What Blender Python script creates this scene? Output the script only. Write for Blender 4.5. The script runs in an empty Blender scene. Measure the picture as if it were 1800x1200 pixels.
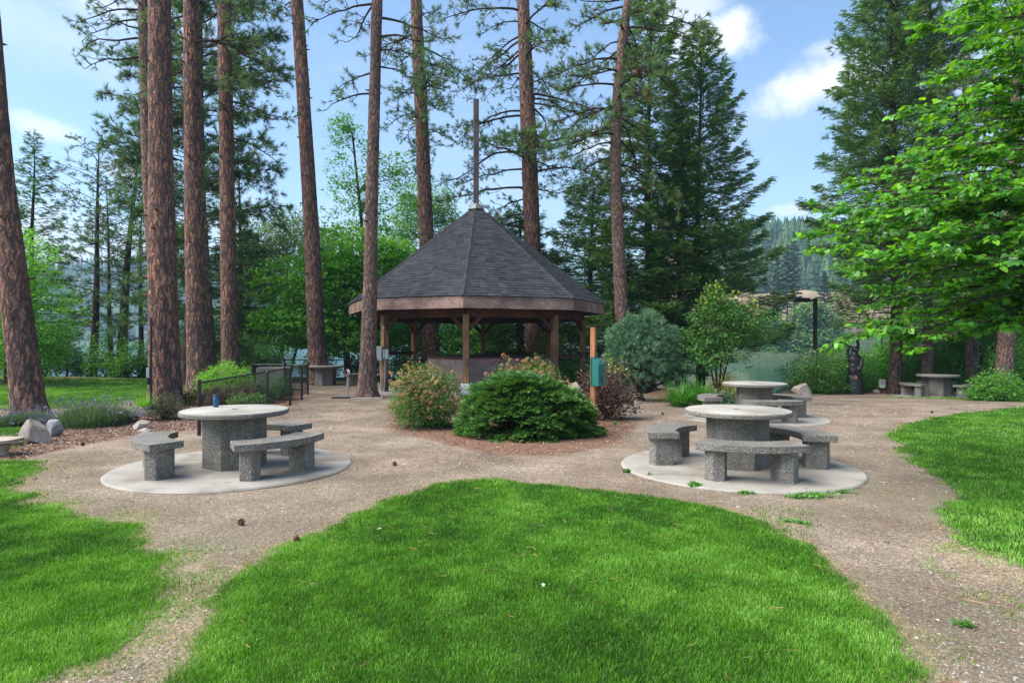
import bpy, math
import numpy as np
from mathutils import Vector, Matrix

# ------------------------------------------------------------------ camera, sky, sun
F, HOR, CH = 1135.0, 600.0, 1.7          # focal length in photo pixels, horizon row, eye height
scene = bpy.context.scene
cam_d = bpy.data.cameras.new("camera")
cam_d.sensor_width = 36.0
cam_d.lens = F / 1800.0 * 36.0
cam_d.clip_end = 6000.0
cam = bpy.data.objects.new("camera", cam_d)
scene.collection.objects.link(cam)
cam.location = (0, 0, CH)
cam.rotation_euler = (math.radians(90), 0, 0)
scene.camera = cam

SUN_EL, SUN_AZ = math.radians(50), math.radians(-104)     # azimuth from +Y towards +X
world = bpy.data.worlds.new("World")
scene.world = world
world.use_nodes = True
wt = world.node_tree
wt.nodes.clear()
def wn(t, **kw):
    n = wt.nodes.new(t)
    for k, v in kw.items(): setattr(n, k, v)
    return n
def wmath(op, a, b=None, c=None):
    n = wn('ShaderNodeMath', operation=op)
    for i, x in enumerate((a, b, c)):
        if x is None: continue
        if isinstance(x, (int, float)): n.inputs[i].default_value = x
        else: wt.links.new(x, n.inputs[i])
    return n.outputs[0]
sky = wn('ShaderNodeTexSky', sky_type='NISHITA')
sky.sun_disc = False
sky.sun_elevation = SUN_EL
sky.sun_rotation = SUN_AZ
sky.air_density = 1.15; sky.dust_density = 0.5; sky.ozone_density = 3.0
tc = wn('ShaderNodeTexCoord')
nz = wn('ShaderNodeTexNoise'); nz.inputs['Scale'].default_value = 7.0; nz.inputs['Detail'].default_value = 9.0
nz.inputs['Roughness'].default_value = 0.62
nz2 = wn('ShaderNodeTexNoise'); nz2.inputs['Scale'].default_value = 2.2; nz2.inputs['Detail'].default_value = 7.0
nz2.inputs['Roughness'].default_value = 0.6
mp2 = wn('ShaderNodeMapping'); mp2.inputs['Scale'].default_value = (1.0, 1.0, 3.2)
wt.links.new(tc.outputs['Generated'], nz.inputs['Vector'])
wt.links.new(tc.outputs['Generated'], mp2.inputs['Vector'])
wt.links.new(mp2.outputs[0], nz2.inputs['Vector'])
def wdot(vec):
    n = wn('ShaderNodeVectorMath', operation='DOT_PRODUCT')
    wt.links.new(tc.outputs['Generated'], n.inputs[0]); n.inputs[1].default_value = vec
    return n.outputs['Value']
# clouds of the day: (direction as photo pixel, half width, half height, tilt, softness, density)
CLOUDS = [(1430, 148, 100, 36, 8, .6, .95), (1500, 130, 70, 30, -4, .6, .8), (1275, 66, 62, 34, 0, .5, 1.0),
          (1225, 85, 50, 34, 0, .5, .8), (1460, 85, 40, 16, 0, .6, .45), (82, 226, 38, 15, -8, .7, .6),
          (60, 50, 150, 50, 5, 1.0, .32), (200, 12, 110, 40, 0, .8, .5), (215, 300, 30, 14, 0, .5, .6),
          (1055, 250, 55, 22, 0, .6, .5), (1395, 368, 40, 10, 0, .6, .5), (1200, 10, 60, 90, 0, .7, .6),
          (1790, 120, 90, 90, 0, .9, .4), (160, 490, 600, 110, 0, .9, .85)]  # last: low left cloud bank, widened so the lake reflects a whiter sky
mask = None
for (px, py, hw, hh, tilt, soft, dens) in CLOUDS:
    c = Vector(((px - 900) / F, 1.0, (HOR - py) / F)).normalized()
    r = Vector((c.y, -c.x, 0)).normalized(); u = r.cross(c)
    t = math.radians(tilt)
    r2 = r * math.cos(t) + u * math.sin(t); u2 = u * math.cos(t) - r * math.sin(t)
    dc = wdot(c); a = wmath('DIVIDE', wdot(r2), dc); b = wmath('DIVIDE', wdot(u2), dc)
    q = wmath('SQRT', wmath('ADD', wmath('POWER', wmath('ABSOLUTE', wmath('MULTIPLY', a, F / hw)), 2.0),
                            wmath('POWER', wmath('ABSOLUTE', wmath('MULTIPLY', b, F / hh)), 2.0)))
    q = wmath('ADD', q, wmath('MULTIPLY', wmath('SUBTRACT', nz.outputs['Fac'], .5), -3.2))
    m = wn('ShaderNodeMapRange', interpolation_type='SMOOTHSTEP')
    wt.links.new(q, m.inputs['Value'])
    m.inputs['From Min'].default_value = 1.0 + soft * .6; m.inputs['From Max'].default_value = 1.0 - soft
    m.inputs['To Min'].default_value = 0.0; m.inputs['To Max'].default_value = dens
    front = wmath('GREATER_THAN', dc, 0.1)
    o = wmath('MULTIPLY', m.outputs[0], front)
    mask = o if mask is None else wmath('MAXIMUM', mask, o)
th = wn('ShaderNodeMapRange', interpolation_type='SMOOTHSTEP')      # thin high veil everywhere
wt.links.new(nz2.outputs['Fac'], th.inputs['Value'])
th.inputs['From Min'].default_value = .42; th.inputs['From Max'].default_value = .85
th.inputs['To Max'].default_value = .30
mask = wmath('MAXIMUM', mask, th.outputs[0])
mixc = wn('ShaderNodeMix', data_type='RGBA')
wt.links.new(mask, mixc.inputs['Factor'])
hs = wn('ShaderNodeHueSaturation'); hs.inputs['Saturation'].default_value = 1.03; hs.inputs['Value'].default_value = 1.22
wt.links.new(sky.outputs[0], hs.inputs['Color']); wt.links.new(hs.outputs[0], mixc.inputs[6]); mixc.inputs[7].default_value = (6.6, 6.75, 7.0, 1)
bg = wn('ShaderNodeBackground'); bg.inputs['Strength'].default_value = 0.07
wt.links.new(mixc.outputs[2], bg.inputs['Color'])
wo = wn('ShaderNodeOutputWorld'); wt.links.new(bg.outputs[0], wo.inputs['Surface'])

sun_d = bpy.data.lights.new("sun", 'SUN')
sun_d.energy = 3.3; sun_d.angle = math.radians(58); sun_d.color = (1.0, .95, .86)
sun = bpy.data.objects.new("sun", sun_d); scene.collection.objects.link(sun)
sdir = Vector((math.cos(SUN_EL) * math.sin(SUN_AZ), math.cos(SUN_EL) * math.cos(SUN_AZ), math.sin(SUN_EL)))
sun.rotation_euler = sdir.to_track_quat('Z', 'Y').to_euler()

scene.view_settings.view_transform = 'Standard'
scene.view_settings.look = 'None'
scene.view_settings.exposure = 1.5
scene.view_settings.gamma = 1.0
scene.view_settings.use_curve_mapping = False
scene.render.engine = 'CYCLES'
cy = scene.cycles
cy.max_bounces = 8; cy.diffuse_bounces = 3; cy.glossy_bounces = 3; cy.transmission_bounces = 5
cy.volume_bounces = 1; cy.transparent_max_bounces = 8
cy.use_denoising = True
cy.caustics_reflective = False; cy.caustics_refractive = False

# ------------------------------------------------------------------ helpers
rng = np.random.default_rng(11)
COL = scene.collection
def sstep(a, b, x):
    t = np.clip((np.asarray(x, float) - a) / (b - a), 0, 1)
    return t * t * (3 - 2 * t)
def vnoise(x, y, s=0):
    """cheap smooth value noise in -1..1"""
    x = np.asarray(x, float); y = np.asarray(y, float)
    xi = np.floor(x).astype(np.int64); yi = np.floor(y).astype(np.int64)
    fx = x - xi; fy = y - yi; fx = fx * fx * (3 - 2 * fx); fy = fy * fy * (3 - 2 * fy)
    def h(a, b):
        n = (a * 374761393 + b * 668265263 + s * 974711) & 0x7fffffff
        n = ((n ^ (n >> 13)) * 1274126177) & 0x7fffffff
        return ((n ^ (n >> 16)) & 0xffff) / 32767.5 - 1
    return ((h(xi, yi) * (1 - fx) + h(xi + 1, yi) * fx) * (1 - fy) + (h(xi, yi + 1) * (1 - fx) + h(xi + 1, yi + 1) * fx) * fy)
def fbm(x, y, o=4, s=0):
    r = 0; a = 1; t = 0
    for i in range(o):
        r = r + a * vnoise(np.asarray(x) * 2 ** i, np.asarray(y) * 2 ** i, s + i * 17); t += a; a *= .5
    return r / t

EDGE_X = [-400, -60, -12, -4, 3, 5.5, 7.6, 9.6, 11, 14, 20, 30, 60, 100, 400]
EDGE_Y = [60, 34, 31, 30, 31, 26, 21.6, 22.2, 25, 31, 42, 62, 125, 208, 800]
def gz(x, y):
    x = np.asarray(x, float); y = np.asarray(y, float)
    z = -.30 * sstep(15, 24, y) * sstep(3, 9, x)
    z = z + .22 * np.exp(-(((x + 20.5) / 3.2) ** 2 + ((y - 27.5) / 2.2) ** 2))
    z = z + .10 * np.exp(-(((x - 11) / 3.0) ** 2 + ((y - 12.5) / 1.6) ** 2))
    z = z + .05 * np.exp(-(((x - .3) / 2.6) ** 2 + ((y - 4.5) / 2.4) ** 2))
    e = np.interp(x, EDGE_X, EDGE_Y)
    z = z - 5.2 * sstep(0, 15, y - e)
    z = z - 0.0 * x
    z = z + .012 * fbm(x * .9, y * .9, 3, 5) * (y < 60)
    return z
def G(px, py, dz=0.0):
    """the ground point seen at a photo pixel"""
    Y = CH * F / (py - HOR)
    for _ in range(12):
        X = (px - 900) / F * Y
        Y = .5 * Y + .5 * (CH - float(gz(X, Y))) * F / (py - HOR)
    X = (px - 900) / F * Y
    return Vector((X, Y, float(gz(X, Y)) + dz))
def P(px, py, Y):
    """the point at distance Y seen at a photo pixel"""
    return Vector(((px - 900) / F * Y, Y, CH + (HOR - py) / F * Y))
def GY(px, Y):
    X = (px - 900) / F * Y
    return Vector((X, Y, float(gz(X, Y))))

class MB:
    def __init__(s): s.V = []; s.L = []; s.n = 0
    def add(s, V, Fa, mat=0, smooth=False, tint=.5):
        V = np.asarray(V, np.float32).reshape(-1, 3)
        if isinstance(Fa, np.ndarray) and Fa.ndim == 2: groups = [Fa]
        else:
            d = {}
            for f in Fa: d.setdefault(len(f), []).append(f)
            groups = [np.array(g) for g in d.values()]
        for g in groups:
            t = np.broadcast_to(np.asarray(tint, np.float32), (len(g),)) if np.ndim(tint) == 0 or len(np.atleast_1d(tint)) == len(g) else np.full(len(g), .5)
            s.L.append((g + s.n, mat, smooth, t))
        s.V.append(V); s.n += len(V)
        return s
    def build(s, name, mats, parent=None, bevel=0, bseg=2):
        me = bpy.data.meshes.new(name)
        V = np.concatenate(s.V)
        me.vertices.add(len(V)); me.vertices.foreach_set('co', V.ravel())
        tot = sum(g.size for g, *_ in s.L); nf = sum(len(g) for g, *_ in s.L)
        me.loops.add(tot); me.polygons.add(nf)
        me.loops.foreach_set('vertex_index', np.concatenate([g.ravel() for g, *_ in s.L]).astype(np.int32))
        sizes = np.concatenate([np.full(len(g), g.shape[1]) for g, *_ in s.L])
        me.polygons.foreach_set('loop_start', (np.cumsum(sizes) - sizes).astype(np.int32))
        me.polygons.foreach_set('material_index', np.concatenate([np.full(len(g), m) for g, m, _, _ in s.L]).astype(np.int32))
        me.update(calc_edges=True)
        me.polygons.foreach_set('use_smooth', np.concatenate([np.full(len(g), sm) for g, _, sm, _ in s.L]).astype(bool))
        at = me.attributes.new('tint', 'FLOAT', 'FACE')
        at.data.foreach_set('value', np.concatenate([t for *_, t in s.L]).astype(np.float32))
        if not isinstance(mats, (list, tuple)): mats = [mats]
        for m in mats: me.materials.append(m)
        o = bpy.data.objects.new(name, me); COL.objects.link(o)
        if parent is not None:
            o.parent = parent
        if bevel:
            b = o.modifiers.new('bevel', 'BEVEL'); b.width = bevel; b.segments = bseg; b.limit_method = 'ANGLE'; b.angle_limit = .6
        return o
    # shapes -------------------------------------------------
    def box(s, c, size, rz=0, mat=0, tint=.5, rx=0, ry=0):
        h = np.array(size) / 2
        v = np.array([[x, y, z] for z in (-1, 1) for y in (-1, 1) for x in (-1, 1)]) * h
        R = np.array(Matrix.Rotation(rz, 3, 'Z') @ Matrix.Rotation(ry, 3, 'Y') @ Matrix.Rotation(rx, 3, 'X'))
        v = v @ R.T + np.array(c)
        return s.add(v, np.array([[0, 2, 3, 1], [4, 5, 7, 6], [0, 1, 5, 4], [2, 6, 7, 3], [0, 4, 6, 2], [1, 3, 7, 5]]), mat, False, tint)
    def beam(s, a, b, w, h, mat=0, tint=.5):
        """a bar from a to b, w wide and h high"""
        a = np.array(a, float); b = np.array(b, float); d = b - a; L = np.linalg.norm(d); d /= L
        up = np.array([0, 0, 1.]) if abs(d[2]) < .95 else np.array([0, 1., 0])
        r = np.cross(d, up); r /= np.linalg.norm(r); u = np.cross(r, d)
        v = []
        for p in (a, b):
            for i, j in ((-1, -1), (1, -1), (1, 1), (-1, 1)): v.append(p + r * w / 2 * i + u * h / 2 * j)
        return s.add(v, np.array([[0, 3, 2, 1], [4, 5, 6, 7], [0, 1, 5, 4], [1, 2, 6, 5], [2, 3, 7, 6], [3, 0, 4, 7]]), mat, False, tint)
    def prism(s, poly, z0, z1, mat=0, top=None, tint=.5):
        n = len(poly); p = np.array(poly, float)
        v = np.concatenate([np.c_[p, np.full(n, z0)], np.c_[p, np.full(n, z1)]])
        s.add(v, [[i, (i + 1) % n, n + (i + 1) % n, n + i] for i in range(n)] + [list(range(n - 1, -1, -1))], mat, False, tint)
        return s.add(np.c_[p, np.full(n, z1)], [list(range(n))], mat if top is None else top, False, tint)
    def tube(s, pts, rad, sides=6, mat=0, smooth=True, cap=True, tint=.5):
        pts = np.asarray(pts, float); n = len(pts); rad = np.broadcast_to(np.asarray(rad, float), (n,))
        t = np.gradient(pts, axis=0); t /= np.linalg.norm(t, axis=1)[:, None] + 1e-9
        ref = np.array([0, 0, 1.]) if abs(t[0][2]) < .9 else np.array([1., 0, 0])
        a = np.cross(t, ref); a /= np.linalg.norm(a, axis=1)[:, None] + 1e-9
        b = np.cross(t, a)
        th = np.arange(sides) / sides * 2 * math.pi
        ring = pts[:, None] + rad[:, None, None] * (np.cos(th)[None, :, None] * a[:, None] + np.sin(th)[None, :, None] * b[:, None])
        i = np.arange(n - 1)[:, None] * sides; j = np.arange(sides)[None]; k = (j + 1) % sides
        fa = np.stack([i + j, i + k, i + sides + k, i + sides + j], -1).reshape(-1, 4)
        s.add(ring.reshape(-1, 3), fa, mat, smooth, tint)
        if cap:
            s.add(ring[-1], [list(range(sides - 1, -1, -1))], mat, False, tint); s.add(ring[0], [list(range(sides))], mat, False, tint)
        return s
    def lathe(s, prof, n=32, c=(0, 0, 0), mat=0, smooth=True, tint=.5, closed=False):
        prof = np.array(prof, float); m = len(prof); th = np.arange(n) / n * 2 * math.pi
        v = np.stack([prof[:, 0][:, None] * np.cos(th), prof[:, 0][:, None] * np.sin(th), np.repeat(prof[:, 1][:, None], n, 1)], -1) + np.array(c)
        i = np.arange(m - 1)[:, None] * n; j = np.arange(n)[None]; k = (j + 1) % n
        return s.add(v.reshape(-1, 3), np.stack([i + j, i + k, i + n + k, i + n + j], -1).reshape(-1, 4), mat, smooth, tint)
    def inst(s, T, pos, fr, sc, mat=0, tint=None, smooth=False):
        TV, TF = T; n = len(pos)
        if n == 0: return s
        sc = np.broadcast_to(np.asarray(sc, float), (n,))
        V = np.asarray(pos)[:, None] + sc[:, None, None] * np.einsum('kj,njl->nkl', TV, fr)
        k = len(TV); fa = (np.arange(n)[:, None, None] * k + TF[None]).reshape(-1, TF.shape[1])
        if tint is None: tint = rng.random(n)
        return s.add(V.reshape(-1, 3), fa, mat, smooth, np.repeat(tint, len(TF)))
    def ball(s, c, r, nu=12, nv=8, mat=0, smooth=True, rz=0, rx=0, ry=0, tint=.5):
        r = np.broadcast_to(np.asarray(r, float), (3,))
        R = np.array(Matrix.Rotation(rz, 3, 'Z') @ Matrix.Rotation(ry, 3, 'Y') @ Matrix.Rotation(rx, 3, 'X'))
        ph = (np.arange(1, nv) / nv) * math.pi; th = np.arange(nu) / nu * 2 * math.pi
        v = [[0, 0, 1.]] + [[math.sin(p) * math.cos(t), math.sin(p) * math.sin(t), math.cos(p)] for p in ph for t in th] + [[0, 0, -1.]]
        v = (np.array(v) * r) @ R.T + np.array(c)
        f = [[0, 1 + j, 1 + (j + 1) % nu] for j in range(nu)]
        for i in range(nv - 2):
            for j in range(nu):
                a = 1 + i * nu; f.append([a + j, a + nu + j, a + nu + (j + 1) % nu, a + (j + 1) % nu])
        a = 1 + (nv - 2) * nu; e = len(v) - 1
        f += [[e, a + (j + 1) % nu, a + j] for j in range(nu)]
        return s.add(v, f, mat, smooth, tint)

def tag(o, label=None, cat=None, group=None, kind=None):
    if label: o['label'] = label
    if cat: o['category'] = cat
    if group: o['group'] = group
    if kind: o['kind'] = kind
    return o
def empty(name, loc, label, cat, group=None, rz=0):
    o = bpy.data.objects.new(name, None); COL.objects.link(o)
    o.empty_display_size = .2; o.location = loc; o.rotation_euler = (0, 0, rz)
    return tag(o, label, cat, group)

def frames(d, up=None, roll=None):
    """rows: x = d, y, z"""
    d = np.asarray(d, float); d = d / (np.linalg.norm(d, axis=1)[:, None] + 1e-9)
    n = len(d)
    up = np.broadcast_to(np.array([0, 0, 1.]) if up is None else np.asarray(up, float), (n, 3))
    y = np.cross(up, d); L = np.linalg.norm(y, axis=1)[:, None]
    y = np.where(L < 1e-3, np.array([0, 1., 0]), y / (L + 1e-9)); z = np.cross(d, y)
    if roll is not None:
        c = np.cos(roll)[:, None]; s_ = np.sin(roll)[:, None]
        y, z = y * c + z * s_, z * c - y * s_
    return np.stack([d, y, z], 1)
def rdirs(n, up=0.0, spread=1.0):
    v = rng.normal(size=(n, 3)) * spread; v[:, 2] += up
    return v / (np.linalg.norm(v, axis=1)[:, None] + 1e-9)

# ------------------------------------------------------------------ materials
def mat(name):
    m = bpy.data.materials.new(name); m.use_nodes = True; m.node_tree.nodes.clear()
    return m, m.node_tree
def nd(t, ty, ins=None, **kw):
    n = t.nodes.new(ty)
    for k, v in kw.items(): setattr(n, k, v)
    for k, v in (ins or {}).items():
        if hasattr(v, 'node'): t.links.new(v, n.inputs[k])
        else: n.inputs[k].default_value = v
    return n
def ramp(t, fac, stops, interp='LINEAR'):
    r = t.nodes.new('ShaderNodeValToRGB'); t.links.new(fac, r.inputs[0]); cr = r.color_ramp; cr.interpolation = interp
    while len(cr.elements) > 1: cr.elements.remove(cr.elements[-1])
    cr.elements[0].position = stops[0][0]; cr.elements[0].color = (*stops[0][1], 1)
    for p, c in stops[1:]:
        e = cr.elements.new(p); e.color = (*c, 1)
    return r.outputs[0]
def mixc_(t, f, a, b, bt='MIX'):
    n = t.nodes.new('ShaderNodeMix'); n.data_type = 'RGBA'; n.blend_type = bt
    for i, x in ((0, f), (6, a), (7, b)):
        if hasattr(x, 'node'): t.links.new(x, n.inputs[i])
        else: n.inputs[i].default_value = x if i == 0 else (*x[:3], 1)
    return n.outputs[2]
def out(t, sh): t.links.new(sh, nd(t, 'ShaderNodeOutputMaterial').inputs[0])
def princ(t, col, rough=.8, normal=None, **kw):
    ins = {'Base Color': col if hasattr(col, 'node') else (*col, 1), 'Roughness': rough}
    if normal is not None: ins['Normal'] = normal
    ins.update(kw)
    return nd(t, 'ShaderNodeBsdfPrincipled', ins).outputs[0]
def ocoord(t, scale=(1, 1, 1)):
    c = nd(t, 'ShaderNodeTexCoord'); m = nd(t, 'ShaderNodeMapping', {'Vector': c.outputs['Object'], 'Scale': scale})
    return m.outputs[0]
def noise(t, vec, sc, det=4, rough=.55):
    return nd(t, 'ShaderNodeTexNoise', {'Vector': vec, 'Scale': sc, 'Detail': det, 'Roughness': rough}).outputs['Fac']
def bump(t, h, s=.5, d=.01, normal=None):
    ins = {'Height': h, 'Strength': s, 'Distance': d}
    if normal is not None: ins['Normal'] = normal
    return nd(t, 'ShaderNodeBump', ins).outputs[0]
def mathn(t, op, a, b=0.0):
    return nd(t, 'ShaderNodeMath', {0: a, 1: b}, operation=op).outputs[0]
def tintattr(t): return nd(t, 'ShaderNodeAttribute', attribute_name='tint').outputs['Fac']

def leafmat(name, cs, rough=.45, trans=.35, tcol=None, spec=.4):
    m, t = mat(name)
    a = tintattr(t)
    c = ramp(t, a, [(i / (len(cs) - 1), x) for i, x in enumerate(cs)])
    p = princ(t, c, rough, **{'Specular IOR Level': spec})
    if trans > 0:
        tc_ = mixc_(t, 1.0, c, tcol or (1.6, 1.5, .6), 'MULTIPLY')
        tr = nd(t, 'ShaderNodeBsdfTranslucent', {'Color': tc_}).outputs[0]
        p = nd(t, 'ShaderNodeMixShader', {0: trans, 1: p, 2: tr}).outputs[0]
    out(t, p); return m

def barkmat(name, plate, plate2, fiss, sx=7.0, sz=1.6, depth=.035, fw=.12):
    m, t = mat(name)
    c = nd(t, 'ShaderNodeTexCoord').outputs['Object']
    wob = nd(t, 'ShaderNodeTexNoise', {'Vector': c, 'Scale': 3.0, 'Detail': 3.0}).outputs['Color']
    cc = nd(t, 'ShaderNodeVectorMath', {0: c, 1: nd(t, 'ShaderNodeVectorMath', {0: wob, 3: .22}, operation='SCALE').outputs[0]}, operation='ADD').outputs[0]
    v = nd(t, 'ShaderNodeMapping', {'Vector': cc, 'Scale': (sx, sx, sz)}).outputs[0]
    e = nd(t, 'ShaderNodeTexVoronoi', {'Vector': v, 'Scale': 1.0, 'Randomness': 1.0}, feature='DISTANCE_TO_EDGE').outputs['Distance']
    cell = nd(t, 'ShaderNodeTexVoronoi', {'Vector': v, 'Scale': 1.0, 'Randomness': 1.0}).outputs['Color']
    v2 = nd(t, 'ShaderNodeMapping', {'Vector': cc, 'Scale': (sx * 2.6, sx * 2.6, sz * 3.0)}).outputs[0]
    e2 = nd(t, 'ShaderNodeTexVoronoi', {'Vector': v2, 'Scale': 1.0}, feature='DISTANCE_TO_EDGE').outputs['Distance']
    cell2 = nd(t, 'ShaderNodeTexVoronoi', {'Vector': v2, 'Scale': 1.0}).outputs['Color']
    n1 = noise(t, c, 26, 5, .72); n3 = noise(t, nd(t, 'ShaderNodeMapping', {'Vector': cc, 'Scale': (1, 1, .22)}).outputs[0], 16, 4, .65)
    sep = nd(t, 'ShaderNodeSeparateColor', {0: cell}).outputs[0]; sep2 = nd(t, 'ShaderNodeSeparateColor', {0: cell2}).outputs[0]
    f = mathn(t, 'ADD', mathn(t, 'ADD', mathn(t, 'MULTIPLY', sep, .35), mathn(t, 'MULTIPLY', sep2, .35)), mathn(t, 'MULTIPLY', n1, .45))
    col = ramp(t, f, [(.2, plate2), (.46, tuple((a + b) / 2 for a, b in zip(plate, plate2))), (.68, plate), (.95, tuple(min(1, x * 1.5 + .02) for x in plate))])
    # fissures: wide and broken, deeper where the long streaks run
    ee = mathn(t, 'ADD', mathn(t, 'ADD', e, mathn(t, 'MULTIPLY', mathn(t, 'SUBTRACT', n1, .5), .22)), mathn(t, 'MULTIPLY', mathn(t, 'SUBTRACT', n3, .5), .55))
    ed = ramp(t, ee, [(.0, (0, 0, 0)), (fw * .45, (.18,) * 3), (fw * 1.5, (1, 1, 1))])
    ed2 = ramp(t, mathn(t, 'ADD', e2, mathn(t, 'MULTIPLY', mathn(t, 'SUBTRACT', n1, .5), .3)), [(.0, (.42,) * 3), (.16, (1, 1, 1))])
    col = mixc_(t, 1.0, col, ed2, 'MULTIPLY')
    col = mixc_(t, ed, fiss, col)
    big = ramp(t, noise(t, c, .7, 3), [(.35, (.78, .76, .78)), (.65, (1.15, 1.08, 1.0))])
    col = mixc_(t, 1.0, col, big, 'MULTIPLY')
    h = mathn(t, 'ADD', mathn(t, 'MULTIPLY', mathn(t, 'MINIMUM', mathn(t, 'MAXIMUM', ee, 0.0), .3), 3.0), mathn(t, 'ADD', mathn(t, 'MULTIPLY', n1, .35), mathn(t, 'MULTIPLY', mathn(t, 'MINIMUM', e2, .3), .7)))
    out(t, princ(t, col, .9, bump(t, h, 1.0, depth), **{'Specular IOR Level': .15})); return m

BARK = barkmat('ponderosa_bark', (.37, .20, .145), (.22, .15, .135), (.075, .058, .055), 9.5, 1.8, .035, .13)
BARK_HI = barkmat('upper_ponderosa_bark', (.31, .20, .16), (.22, .16, .14), (.08, .06, .055), 12, 3.6, .025)
BARK_DK = barkmat('dark_bark', (.105, .072, .058), (.06, .045, .04), (.018, .014, .013), 16, 4, .02)
BARK_GY = barkmat('grey_bark', (.17, .145, .125), (.11, .095, .085), (.04, .034, .03), 14, 5, .012)
TWIG = barkmat('twig_bark', (.075, .05, .04), (.05, .035, .03), (.02, .015, .012), 30, 20, .004)

N_PINE = leafmat('pine_needles', [(0.0448, 0.105, 0.0364), (0.091, 0.196, 0.0588), (0.182, 0.322, 0.098)], .5, .2)
N_PINE2 = leafmat('lakeside_pine_needles', [(0.042, 0.105, 0.042), (0.077, 0.182, 0.056), (0.14, 0.266, 0.084)], .5, .25)  # slightly deeper green, a little more translucent; used on the lakeside pines
N_BLUE = leafmat('blue_pine_needles', [(0.054, 0.132, 0.078), (0.108, 0.228, 0.126), (0.204, 0.372, 0.216)], .5, .2)
N_FIR = leafmat('fir_needles', [(0.0504, 0.126, 0.037), (0.1008, 0.2184, 0.0588), (0.2016, 0.3528, 0.0924)], .5, .2)
N_FIRY = leafmat('young_fir_needles', [(0.0238, 0.0833, 0.0179), (0.0536, 0.1547, 0.0262), (0.1309, 0.2856, 0.0536)], .5, .2)
N_BROWN = leafmat('dead_needles', [(.16, .06, .02), (.26, .11, .04), (.34, .18, .08)], .7, .1)
L_MAPLE = leafmat('maple_leaves', [(0.072, 0.216, 0.024), (0.144, 0.396, 0.036), (0.264, 0.6, 0.06)], .4, .45)
L_MAPLE2 = leafmat('darker_maple_leaves', [(0.054, 0.168, 0.03), (0.102, 0.288, 0.042), (0.192, 0.456, 0.06)], .4, .4)  # darker green leaf for the alder and every other lakeside bush
L_WILLOW = leafmat('willow_leaves', [(.06, .12, .035), (.10, .19, .05), (.17, .28, .08)], .5, .35)
L_POPLAR = leafmat('poplar_leaves', [(.06, .17, .03), (.11, .27, .045), (.18, .38, .07)], .45, .4)
L_REDBUD = leafmat('heart_leaves', [(0.0361, 0.1342, 0.0361), (0.0671, 0.2374, 0.031), (0.1238, 0.3715, 0.0258), (0.2477, 0.5332, 0.031)], .38, .42, (1.9, 1.6, .25), .5)
L_WOOD = leafmat('woodland_leaves', [(0.048, 0.168, 0.036), (0.108, 0.3, 0.048), (0.216, 0.504, 0.072)], .45, .38)
L_SHRUB = leafmat('shrub_leaves', [(0.03, 0.102, 0.0216), (0.06, 0.18, 0.03), (0.12, 0.3, 0.048)], .45, .3)
L_LIME = leafmat('lime_leaves', [(.10, .28, .03), (.17, .42, .04), (.28, .55, .07)], .45, .35)
L_YEL = leafmat('yellow_leaves', [(.22, .30, .03), (.38, .42, .05), (.5, .5, .1)], .5, .3)
L_PURP = leafmat('purple_leaves', [(.05, .022, .022), (.10, .05, .045), (.20, .12, .10), (.38, .22, .06)], .45, .25, (1.2, .8, .5))
L_BURG = leafmat('burgundy_leaves', [(.025, .055, .018), (.05, .085, .03), (.10, .06, .05)], .45, .25)
FLOWER = leafmat('seed_heads', [(.32, .15, .06), (.46, .25, .11), (.58, .36, .18)], .8, .15, (1, .9, .7))
LAVF = leafmat('lavender_spikes', [(.16, .12, .24), (.28, .22, .40), (.40, .36, .42)], .8, .1, (1, .9, 1))
LAVG = leafmat('lavender_stems', [(.05, .12, .045), (.10, .19, .07), (.17, .26, .12)], .7, .2)
PINKD = leafmat('faded_blossom', [(.18, .10, .08), (.30, .18, .14), (.22, .24, .08)], .7, .2, (1, .9, .8))
GRASS = leafmat('grass_blades', [(0.03, 0.1063, 0.01), (0.0813, 0.2313, 0.015), (0.15, 0.375, 0.03), (0.3375, 0.575, 0.1375)], .42, .3, (1.5, 1.4, .5), .35)
DRYG = leafmat('dry_grass', [(.20, .19, .07), (.36, .29, .14), (.5, .42, .24)], .7, .2, (1, 1, .8))
BLADE = leafmat('long_blades', [(.03, .12, .015), (.06, .22, .02), (.12, .34, .05)], .4, .3)
WEED = leafmat('weed_leaves', [(.04, .16, .02), (.08, .27, .03), (.14, .36, .05)], .45, .3)
def wood(name, base, light, dark, gr=(1, 1, 1), rough=.8):
    """sawn timber; the grain runs along local z unless gr stretches it elsewhere"""
    m, t = mat(name)
    v = ocoord(t, gr)
    n = noise(t, v, 6, 6, .7); n2 = noise(t, ocoord(t), 1.3, 3)
    c = ramp(t, n, [(.36, dark), (.5, base), (.64, light)])
    c = mixc_(t, 1.0, c, ramp(t, n2, [(.38, (.62, .6, .6)), (.62, (1.2, 1.17, 1.15))]), 'MULTIPLY')
    out(t, princ(t, c, rough, bump(t, n, .5, .006), **{'Specular IOR Level': .25})); return m
POSTW = wood('weathered_post_timber', (.22, .125, .065), (.34, .22, .12), (.10, .055, .035), (9, 9, .5))
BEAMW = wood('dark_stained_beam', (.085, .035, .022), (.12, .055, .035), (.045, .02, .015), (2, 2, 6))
FASCIA = wood('weathered_fascia_board', (.27, .175, .145), (.42, .33, .285), (.15, .085, .07), (1.2, 1.2, 16))
RAILW = wood('grey_purple_rail_timber', (.17, .11, .115), (.26, .20, .20), (.09, .05, .055), (1.2, 1.2, 14))
CEDAR = wood('new_cedar_post', (.40, .165, .075), (.50, .24, .12), (.27, .11, .055), (9, 9, .5))
POLEW = wood('grey_spire_timber', (.12, .105, .10), (.17, .15, .145), (.07, .06, .055), (9, 9, .5))
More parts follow.
